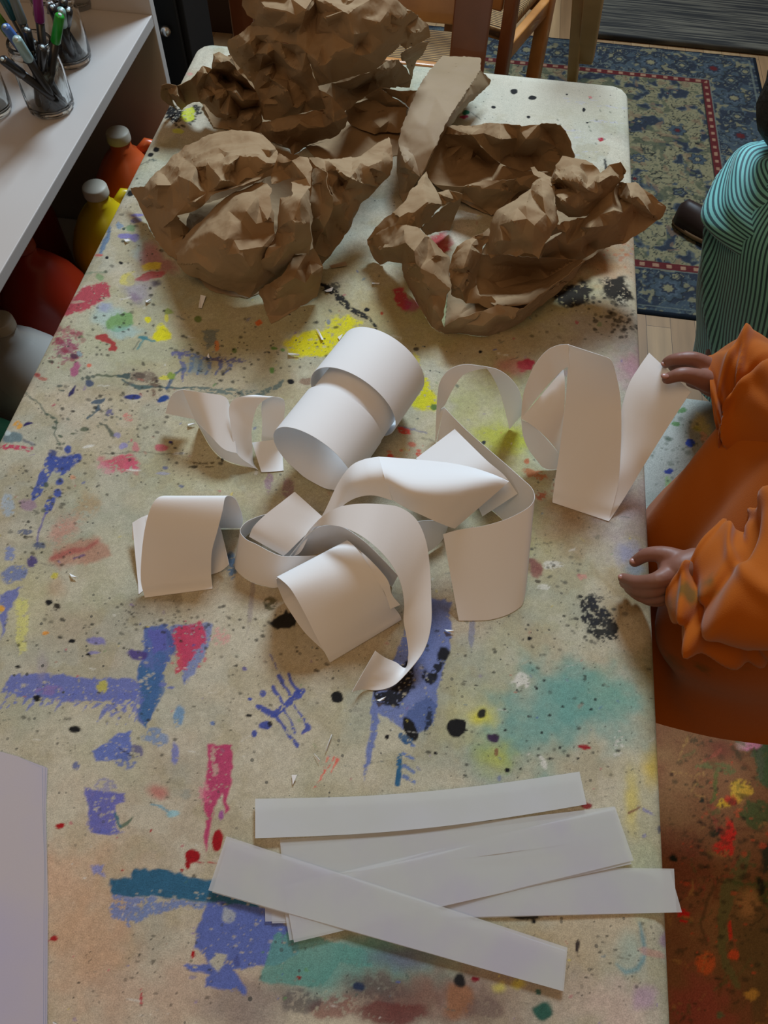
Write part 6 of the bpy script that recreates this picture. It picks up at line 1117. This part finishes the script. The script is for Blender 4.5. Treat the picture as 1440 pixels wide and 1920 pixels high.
# shoe
def build_shoe():
    c = P(1316, 428, -.55); t = empty('shoe', (c.x, c.y, .006), -.6, 'dark brown shoe with a tan sole on the rug, partly behind the child in teal', 'shoe')
    Wt = world_of(t)
    bm = bmesh.new(); pr = []
    for k in range(13):
        u_ = k/12; x = -.075+.15*u_; wd = .026+.008*math.sin(PI*u_); h = .055-.028*max(0, (u_-.35)/.65)
        if k in (0, 12): wd *= .6; h *= .7
        ring = []
        for j in range(14):
            an = 2*PI*j/14; ring.append(bm.verts.new((x, math.cos(an)*wd, .018+max(0, math.sin(an))*h-.004*min(0, -math.sin(an)))))
        pr.append(ring)
    for i in range(12):
        for j in range(14): bm.faces.new((pr[i][j], pr[i][(j+1) % 14], pr[i+1][(j+1) % 14], pr[i+1][j]))
    bm.faces.new(pr[0][::-1]); bm.faces.new(pr[-1]); bm.transform(Wt); link('upper', bm_mesh(bm), mat('brown_leather', A(40, 26, 22, 1.4), .5), t)
    bm = bmesh.new(); vs = [[], []]
    for j in range(24):
        an = 2*PI*j/24
        for q, z in enumerate((.009, .021)): vs[q].append(bm.verts.new((math.cos(an)*.081, math.sin(an)*.035, z)))
    for j in range(24): bm.faces.new((vs[0][j], vs[0][(j+1) % 24], vs[1][(j+1) % 24], vs[1][j]))
    bm.faces.new(vs[0][::-1]); bm.faces.new(vs[1]); bm.transform(Wt); link('sole', bm_mesh(bm), mat('tan_sole', A(120, 96, 70, 1.5), .6), t)
build_shoe()
# ================================================================ CHILDREN
def capsule(bm, pts, rad):
    """tapered limb: overlapping rings with rounded ends, later fused by remeshing"""
    pts = [Vector(p) for p in pts]
    if not hasattr(rad, '__len__'): rad = [rad]*len(pts)
    fine = []
    if len(pts) > 2: g = catmull([[p, Vector((r_, 0, 0))] for p, r_ in zip(pts, rad)], 4); fine = [(q[0], q[1].x) for q in g]
    else: fine = [(pts[0], rad[0]), (pts[1], rad[1])]
    P0, R0 = fine[0]; P1, R1 = fine[-1]
    d0 = (fine[0][0]-fine[1][0]).normalized(); d1 = (fine[-1][0]-fine[-2][0]).normalized()
    pre = [(P0+d0*R0*s, R0*c) for s, c in ((.98, .2), (.8, .6), (.45, .89))]; post = [(P1+d1*R1*s, R1*c) for s, c in ((.45, .89), (.8, .6), (.98, .2))]
    al = pre+fine+post
    sweep(bm, [a_ for a_, _ in al], [b_ for _, b_ in al], 16)
def ellipsoid(bm, c, r_, rot=None):
    res = bmesh.ops.create_uvsphere(bm, u_segments=28, v_segments=18, radius=1.0); vs = res['verts']
    bmesh.ops.scale(bm, vec=Vector(r_), verts=vs)
    if rot is not None: bmesh.ops.rotate(bm, cent=(0, 0, 0), matrix=rot, verts=vs)
    bmesh.ops.translate(bm, vec=Vector(c), verts=vs)
def fuse(bm, voxel=.0022, smooth=4):
    me = bm_mesh(bm); o = bpy.data.objects.new('tmp', me); COL.objects.link(o)
    r_ = o.modifiers.new('r', 'REMESH'); r_.mode = 'VOXEL'; r_.voxel_size = voxel
    s = o.modifiers.new('s', 'SMOOTH'); s.iterations = smooth; s.factor = .5
    dg = bpy.context.evaluated_depsgraph_get(); dg.update()
    new = bpy.data.meshes.new_from_object(o.evaluated_get(dg)); bpy.data.objects.remove(o); return new
M_SKIN = mat('brown_skin', A(122, 84, 70, 1.5), .5, .35, bump=(500, .1, .0005), var=(40, .35, A(136, 88, 78, 1.5)))
for q in ('Subsurface Weight',): M_SKIN.node_tree.nodes['Principled BSDF'].inputs[q].default_value = .12
M_SKIN.node_tree.nodes['Principled BSDF'].inputs['Subsurface Radius'].default_value = (.008, .003, .002)
M_HAIR = mat('dark_hair', (.012, .009, .008, 1), .6, .3, bump=(90, .8, .01))
M_NAIL = mat('finger_nail', A(150, 108, 98, 1.5), .35, .4)
def Vz(x, y, dz): return Vector((x, y, TZ+dz))
def loft(rings, nseg, fold, nu=96, sq=0.0):
    """rings: (centre, axis a, axis b, ra, rb); returns mesh with a UV layer; fold(theta, t) -> offset"""
    g = catmull([[c, a_*ra, b_*rb] for c, a_, b_, ra, rb in rings], nseg); n = len(g); V = []; UV = []
    for i, (c, a_, b_) in enumerate(g):
        t = i/(n-1)
        for k in range(nu+1):
            th = 2*PI*k/nu; q = (1/((abs(math.cos(th))**3.4+abs(math.sin(th))**3.4)**(1/3.4)) if sq else 1)**(sq or 1)*(1)+fold(th, t)/max(.02, (a_.length+b_.length)/2)
            V.append(c+(a_*math.cos(th)+b_*math.sin(th))*q); UV.append((k/nu, t))
    F = []
    for i in range(n-1):
        for k in range(nu):
            a0 = i*(nu+1)+k; F.append((a0, a0+1, a0+nu+2, a0+nu+1))
    me = mesh(V, F); uv = me.uv_layers.new(name='UVMap')
    for lp in me.loops: uv.data[lp.index].uv = UV[lp.vertex_index]
    return me
def tube_frames(pts, ra, rb, up=Vector((0, 0, 1))):
    out = []
    for i, p in enumerate(pts):
        t = (pts[min(i+1, len(pts)-1)]-pts[max(i-1, 0)]).normalized(); a_ = t.cross(up).normalized(); b_ = a_.cross(t).normalized()
        out.append((p, a_, b_, ra[i], rb[i]))
    return out
def ridg(x): return 1-abs(math.sin(x))
def orange_mat():
    m = mat('orange_cotton', A(168, 86, 8, 1.25), .85, .15, sheen=.15); nt = m.node_tree; L = nt.links.new; bs = nt.nodes['Principled BSDF']
    tc = nt.nodes.new('ShaderNodeTexCoord'); n = nt.nodes.new('ShaderNodeTexNoise'); n.inputs['Scale'].default_value = 16; n.inputs['Detail'].default_value = 4; L(tc.outputs['Object'], n.inputs['Vector'])
    mr = nt.nodes.new('ShaderNodeMapRange'); mr.inputs[1].default_value = .56; mr.inputs[2].default_value = .66; mr.inputs[4].default_value = .75; L(n.outputs['Fac'], mr.inputs[0])
    n2 = nt.nodes.new('ShaderNodeTexNoise'); n2.inputs['Scale'].default_value = 4; L(tc.outputs['Object'], n2.inputs['Vector'])
    mr2 = nt.nodes.new('ShaderNodeMapRange'); mr2.inputs[1].default_value = .5; mr2.inputs[2].default_value = .6; L(n2.outputs['Fac'], mr2.inputs[0])
    mu = nt.nodes.new('ShaderNodeMath'); mu.operation = 'MULTIPLY'; L(mr.outputs[0], mu.inputs[0]); L(mr2.outputs[0], mu.inputs[1])
    mx = nt.nodes.new('ShaderNodeMix'); mx.data_type = 'RGBA'; mx.inputs[6].default_value = A(168, 86, 8, 1.25); mx.inputs[7].default_value = A(88, 72, 18, 1.3); L(mu.outputs[0], mx.inputs[0]); L(mx.outputs[2], bs.inputs['Base Color'])
    w = nt.nodes.new('ShaderNodeTexNoise'); w.inputs['Scale'].default_value = 900; L(tc.outputs['Object'], w.inputs['Vector']); bp = nt.nodes.new('ShaderNodeBump'); bp.inputs['Strength'].default_value = .3; bp.inputs['Distance'].default_value = .0006
    L(w.outputs['Fac'], bp.inputs['Height']); L(bp.outputs['Normal'], bs.inputs['Normal'])
    return m
M_OR = orange_mat()
def cloth_obj(name, me, m, parent, th=.0014):
    o = link(name, me, m, parent); s = o.modifiers.new('thickness', 'SOLIDIFY'); s.thickness = th; s.offset = 0; es = o.modifiers.new('crisp_edges', 'EDGE_SPLIT'); es.split_angle = math.radians(60); return o
ZG = ZT(1140, 600, 4.8); ZH = ZT(1120, 950, 1920/450)
def g3(z, L): return [P(*z(x, y), h) for x, y, h in L]
def face(bm, hc, fwd, R=.075):
    """head with nose, ears, jaw; returns eye spots"""
    up = Vector((0, 0, 1)); sd = fwd.cross(up).normalized(); up = sd.cross(fwd).normalized()
    ellipsoid(bm, hc, (R*.98, R*.98, R*1.12)); ellipsoid(bm, hc+fwd*R*.35-up*R*.62, (R*.55, R*.55, R*.5))
    ellipsoid(bm, hc+fwd*R*1.02-up*R*.22, (.010, .010, .012)); capsule(bm, [hc+fwd*R*.98+up*R*.05, hc+fwd*R*1.06-up*R*.2], [.005, .008])
    for s in (-1, 1): ellipsoid(bm, hc+sd*s*R*.98-up*R*.15, (.012, .012, .020)); ellipsoid(bm, hc+fwd*R*.82+sd*s*R*.45-up*R*.38, (.018, .018, .018))
    ellipsoid(bm, hc+fwd*R*.93-up*R*.58, (.014, .014, .006)); ellipsoid(bm, hc+fwd*R*.92-up*R*.70, (.012, .012, .006))
    return [hc+fwd*R*.90+sd*s*R*.36+up*R*.02 for s in (-1, 1)]
def eyes(spots, parent):
    for e in spots:
        bm = bmesh.new(); ellipsoid(bm, e, (.009, .009, .008)); link('eye', bm_mesh(bm), mat('eye_dark', (.03, .02, .015, 1), .15, .6), parent)
def hair(hc, fwd, parent, R=.075, seed=1):
    bm = bmesh.new(); ellipsoid(bm, hc-fwd*.014+Vector((0, 0, .014)), (R*1.14, R*1.14, R*1.16)); rr = random.Random(seed)
    for v in list(bm.verts):
        d = (v.co-hc); 
        if d.dot(fwd) > R*.55 and d.z < R*.55: v.co -= fwd*(d.dot(fwd)-R*.5)
        v.co += d.normalized()*rr.uniform(-.003, .004)
    return link('hair', bm_mesh(bm), M_HAIR, parent)
# ---- child in the orange smock
def orange_child():
    t = empty('person', (.47, .49, 0), 0, 'child in an orange smock standing at the right table edge, pinching a white strip', 'person')
    bm = bmesh.new()
    w1 = P(1372, 712, .104); e1 = Vz(.43, .66, .10); s1 = Vz(.49, .56, .15)
    w2 = P(1304, 1058, .062); e2 = Vz(.40, .37, .07); s2 = Vz(.495, .44, .15)
    capsule(bm, [Vz(.49, .50, -.12), Vz(.48, .50, 0), Vz(.48, .50, .12), Vz(.485, .50, .20)], [.085, .09, .085, .05]); capsule(bm, [s1, s2], [.035, .035])
    capsule(bm, [Vz(.485, .50, .2), Vz(.475, .50, .28)], [.032, .030])
    for s in (-1, 1): capsule(bm, [Vz(.54, .52+.055*s, -.14), (.62, .56+.06*s, .24), (.68, .60+.06*s, .05)], [.06, .042, .026]); ellipsoid(bm, (.67, .60+.06*s, .03), (.07, .032, .026))
    capsule(bm, [s1, s1.lerp(e1, .5), e1, e1.lerp(w1, .5), w1], [.034, .03, .026, .023, .017]); capsule(bm, [s2, s2.lerp(e2, .5), e2, e2.lerp(w2, .5), w2], [.034, .03, .026, .023, .017])
    spots = face(bm, Vz(.455, .50, .36), Vector((-1, 0, -.55)).normalized())
    # far hand: thumb over the paper, index and middle behind it
    capsule(bm, [w1]+g3(ZG, [(1000, 540, .105), (900, 470, .110)]), [.0165, .0165, .014]); capsule(bm, [w1]+g3(ZG, [(980, 580, .100), (880, 540, .100)]), [.016, .0155, .0135]); capsule(bm, g3(ZG, [(960, 480, .110), (870, 430, .114)]), [.015, .0105])
    capsule(bm, g3(ZG, [(930, 560, .112), (790, 515, .122), (660, 490, .126), (535, 528, .119)]), [.0125, .0095, .0078, .0062])
    capsule(bm, g3(ZG, [(900, 420, .116), (770, 352, .124), (640, 350, .122), (555, 368, .116), (522, 392, .108)]), [.0105, .0082, .0070, .0062, .0055])
    capsule(bm, g3(ZG, [(890, 450, .108), (760, 405, .110), (650, 402, .106), (585, 420, .100)]), [.0100, .0078, .0068, .0058])
    capsule(bm, g3(ZG, [(890, 510, .098), (780, 490, .092), (700, 470, .088)]), [.0098, .0075, .0062]); capsule(bm, g3(ZG, [(900, 580, .092), (800, 575, .084), (740, 560, .080)]), [.0088, .0066, .0056])
    # near hand, half open
    capsule(bm, [w2]+g3(ZH, [(660, 500, .060), (580, 490, .056)]), [.0165, .0165, .012]); capsule(bm, [w2]+g3(ZH, [(650, 590, .050), (560, 600, .048)]), [.016, .016, .012])
    capsule(bm, g3(ZH, [(660, 440, .060), (540, 385, .060), (400, 385, .052), (298, 442, .036)]), [.0125, .0090, .0075, .0058])
    capsule(bm, g3(ZH, [(590, 530, .058), (470, 590, .060), (330, 605, .046), (205, 572, .030)]), [.0105, .0085, .0072, .0056])
    capsule(bm, g3(ZH, [(590, 585, .050), (450, 665, .048), (320, 665, .034), (215, 610, .018)]), [.0102, .0082, .0070, .0055])
    capsule(bm, g3(ZH, [(600, 640, .042), (480, 722, .034), (350, 715, .022), (250, 655, .011)]), [.0098, .0078, .0066, .0052])
    capsule(bm, g3(ZH, [(620, 665, .036), (520, 745, .024), (420, 752, .014), (330, 715, .008)]), [.0088, .0068, .0058, .0048])
    link('body', fuse(bm, .0021, 3), M_SKIN, t)
    for z, (x, y, h), r_ in ((ZG, (512, 505, .1245), .0036), (ZG, (505, 395, .112), .003), (ZH, (288, 436, .041), .0034), (ZH, (192, 562, .034), .003)):
        bm = bmesh.new(); c = P(*z(x, y), h); ellipsoid(bm, c, (r_*1.2, r_, r_*.6)); link('fingernail', bm_mesh(bm), M_NAIL, t)
    eyes(spots, t); hair(Vz(.455, .50, .36), Vector((-1, 0, -.55)).normalized(), t, seed=4)
    # smock
    X_, Y_ = Vector((math.cos(.30), math.sin(.30), .36)), Vector((-math.sin(.30), math.cos(.30), 0))
    def fold(th, s):
        low = max(0, 1-s*1.5)
        g = lambda c0, sl, w_: math.exp(-(((th-c0+sl*s+PI) % (2*PI)-PI)/w_)**2)
        return (.009*math.sin(5*th+1.2+2*s)*low+.005*math.sin(9*th+s*4)*low+.006*math.sin(3*th-6*s+.6)+.014*g(3.5, 1.6, .16)-.010*g(3.85, 1.6, .18)+.012*g(4.3, -1.2, .14)-.010*g(4.6, -1.2, .16)+.010*g(2.8, .9, .18)+.010*g(4.9, .6, .08)*low)*(1 if s < .9 else .2)
    rings = [(Vz(cx, cy, dz), X_, Y_, rx, ry) for dz, cx, cy, rx, ry in ((-.165, .582, .530, .315, .168), (-.12, .572, .525, .292, .162), (-.07, .552, .512, .262, .154), (0, .495, .495, .232, .146), (.07, .465, .487, .185, .134), (.14, .455, .485, .145, .128), (.20, .47, .495, .115, .11), (.25, .48, .50, .06, .06))]
    me = loft(rings, 10, fold, 128, sq=.8); cloth_obj('smock', me, M_OR, t)
    # far sleeve
    def f1(th, s):
        e = (1-.6*s)*(.15+.85*float(sstep(0, .30, s)))
        g = lambda c0, k, w_: math.exp(-(((th-c0+k*s+PI) % (2*PI)-PI)/w_)**2)
        return e*(.010*math.sin(3*th+7*s+.4)+.006*math.sin(2*th-9*s)+.013*g(1.2, 9, .32)-.012*g(1.7, 9, .30)+.012*g(3.4, -8, .30)-.012*g(3.9, -8, .28)+.010*g(5.4, 12, .25)+.010*g(.2, -6, .22)-.008*g(2.5, 3, .2))
    pts = [P(1338, 742, .088), P(1362, 738, .094), P(1398, 738, .102), P(1450, 752, .115), P(1530, 780, .14), Vz(.45, .575, .16), Vz(.495, .53, .165)]
    cloth_obj('sleeve', loft(tube_frames(pts, [.045, .047, .052, .056, .060, .066, .060], [.042, .045, .048, .050, .055, .066, .060]), 14, f1, 120), M_OR, t)
    def f2(th, s):
        e = (1-.5*s)*(.15+.85*float(sstep(0, .30, s)))
        g = lambda c0, k, w_: math.exp(-(((th-c0+k*s+PI) % (2*PI)-PI)/w_)**2)
        return e*(.010*math.sin(3*th-6*s+1.9)+.007*math.sin(2*th+8*s+1)+.016*g(2.2, 7, .30)-.015*g(2.75, 7, .28)+.014*g(4.4, -6, .28)-.014*g(4.9, -6, .25)+.012*g(.6, -9, .25)-.012*g(1.1, -9, .25)+.010*g(3.3, 3, .2))
    pts = [P(1272, 1092, .045), P(1300, 1100, .052), P(1345, 1112, .062), P(1400, 1122, .075), P(1480, 1105, .10), P(1570, 1040, .13), Vz(.495, .46, .16)]
    cloth_obj('sleeve', loft(tube_frames(pts, [.026, .040, .056, .066, .068, .066, .060], [.024, .034, .044, .050, .055, .060, .060]), 14, f2, 120), M_OR, t)
orange_child()
# ---- child in teal stripes
def stripe_mat(n, name):
    m = bpy.data.materials.new(name); m.use_nodes = True; nt = m.node_tree; L = nt.links.new; bs = nt.nodes['Principled BSDF']
    uv = nt.nodes.new('ShaderNodeUVMap'); sp = nt.nodes.new('ShaderNodeSeparateXYZ'); L(uv.outputs[0], sp.inputs[0])
    mu = nt.nodes.new('ShaderNodeMath'); mu.operation = 'MULTIPLY'; mu.inputs[1].default_value = n*2*PI; L(sp.outputs[0], mu.inputs[0])
    sn = nt.nodes.new('ShaderNodeMath'); sn.operation = 'SINE'; L(mu.outputs[0], sn.inputs[0])
    mr = nt.nodes.new('ShaderNodeMapRange'); mr.inputs[1].default_value = -.1; mr.inputs[2].default_value = .45; L(sn.outputs[0], mr.inputs[0])
    mx = nt.nodes.new('ShaderNodeMix'); mx.data_type = 'RGBA'; mx.inputs[6].default_value = A(98, 164, 162, 1.9); mx.inputs[7].default_value = A(22, 64, 72, 1.7); L(mr.outputs[0], mx.inputs[0])
    L(mx.outputs[2], bs.inputs['Base Color']); bs.inputs['Roughness'].default_value = .7; bs.inputs['Sheen Weight'].default_value = .2
    return m
def teal_child():
    t = empty('person', (.58, 1.12, 0), 0, 'child in a teal striped smock seen from above at the right side of the photo', 'person')
    hc = Vz(.505, 1.165, .095); fwd = Vector((.75, -.5, -.5)).normalized(); bm = bmesh.new()
    capsule(bm, [Vz(.585, 1.12, -.34), Vz(.575, 1.125, -.2), Vz(.56, 1.135, -.08), Vz(.55, 1.15, -.01)], [.095, .095, .085, .05]); capsule(bm, [Vz(.55, 1.15, -.01), Vz(.54, 1.16, .05)], [.032, .03])
    spots = face(bm, hc, fwd, .078)
    for s in (-1, 1):
        capsule(bm, [Vz(.60, 1.12+.055*s, -.34), (.62, 1.12+.07*s, .14), (.70, 1.14+.06*s, .04)], [.055, .040, .028])
    capsule(bm, [Vz(.49, 1.17, -.03), Vz(.475, 1.145, -.055), Vz(.56, 1.06, -.06), Vz(.67, 1.01, -.06)], [.033, .028, .022, .018]); capsule(bm, [Vz(.62, 1.13, -.05), Vz(.72, 1.09, -.12), Vz(.76, 1.02, -.08)], [.033, .026, .018])
    for bx0, by0 in ((.68, 1.01), (.76, 1.02)):
        ellipsoid(bm, Vz(bx0+.002, by0-.018, -.068), (.018, .026, .012))
        for k in range(4): capsule(bm, [Vz(bx0-.014+.011*k, by0-.04, -.075), Vz(bx0-.016+.012*k, by0-.068+.003*abs(k-1.5), -.080), Vz(bx0-.016+.012*k, by0-.084, -.092)], [.0062, .0058, .0048])
        capsule(bm, [Vz(bx0-.012, by0-.02, -.075), Vz(bx0-.034, by0-.045, -.08)], [.007, .0055])
    link('body', fuse(bm, .003, 3), M_SKIN, t); eyes(spots, t); hair(hc, fwd, t, .078, 9)
    X_, Y_ = Vector((1, 0, 0)), Vector((0, 1, 0))
    def fold(th, s):
        d = (th-PI) 
        return (.008*math.sin(4*th+2+3*s)+.010*math.exp(-((d*1.6+(s-.45)*3.2)/.22)**2)-.010*math.exp(-((d*1.6+(s-.40)*3.2)/.14)**2)+.008*math.exp(-((d*1.3-.6+(s-.2)*3)/.2)**2))*(1 if s < .85 else .3)
    rings = [(Vz(cx, cy, dz), X_, Y_, rx, ry) for dz, cx, cy, rx, ry in ((-.46, .680, 1.16, .165, .150), (-.36, .655, 1.15, .165, .148), (-.24, .615, 1.14, .170, .142), (-.13, .582, 1.135, .165, .136), (-.05, .555, 1.145, .152, .122), (-.005, .548, 1.155, .122, .098), (.025, .54, 1.16, .078, .066), (.045, .535, 1.165, .045, .045))]
    cloth_obj('smock', loft(rings, 10, fold, 160), stripe_mat(128, 'teal_striped_cotton'), t)
    def f1(th, s): return .006*math.sin(3*th+7*s)+.006*ridg(2*th-6*s)+.003*math.sin(7*th+9*s)
    pts = [Vz(.51, 1.175, -.01), Vz(.462, 1.165, -.018), Vz(.450, 1.135, -.045), Vz(.49, 1.095, -.058), Vz(.57, 1.055, -.064), Vz(.635, 1.02, -.062)]
    cloth_obj('sleeve', loft(tube_frames(pts, [.050, .060, .062, .058, .052, .048], [.038, .044, .048, .046, .043, .040]), 12, f1, 120), stripe_mat(50, 'teal_striped_sleeve'), t)
    pts = [Vz(.61, 1.13, -.03), Vz(.66, 1.12, -.07), Vz(.71, 1.09, -.11), Vz(.745, 1.04, -.09)]
    cloth_obj('sleeve', loft(tube_frames(pts, [.060, .060, .054, .046], [.052, .055, .050, .044]), 12, f1, 120), stripe_mat(50, 'teal_striped_sleeve'), t)
teal_child()

# ================================================================ LIGHT
def area(name, loc, target, size, power, col, sy=None):
    l = bpy.data.lights.new(name, 'AREA'); l.energy = power; l.color = col; l.shape = 'RECTANGLE'; l.size = size; l.size_y = sy or size
    o = bpy.data.objects.new(name, l); COL.objects.link(o); o.location = loc
    o.rotation_euler = (Vector(target)-Vector(loc)).to_track_quat('-Z', 'Y').to_euler(); return o
area('window_daylight', (.10, 2.75, 2.65), (-.12, .75, TZ), .8, 112, (.65, .84, 1.0), .65)
area('ceiling_lamp', (-.35, -.35, 2.6), (-.1, .6, TZ), 1.0, 10, (1.0, .66, .38))
w = bpy.data.worlds.new('room_light'); sc.world = w; w.use_nodes = True
bg = w.node_tree.nodes['Background']; bg.inputs[0].default_value = (1.0, .66, .39, 1); bg.inputs[1].default_value = .21
vs_ = sc.view_settings; vs_.view_transform = 'Standard'; vs_.look = 'None'; vs_.gamma = 1; vs_.use_curve_mapping = False; vs_.exposure = -0.1
sc.display_settings.display_device = 'sRGB'
sc.cycles.max_bounces = 8; sc.cycles.transparent_max_bounces = 24; sc.cycles.use_denoising = True
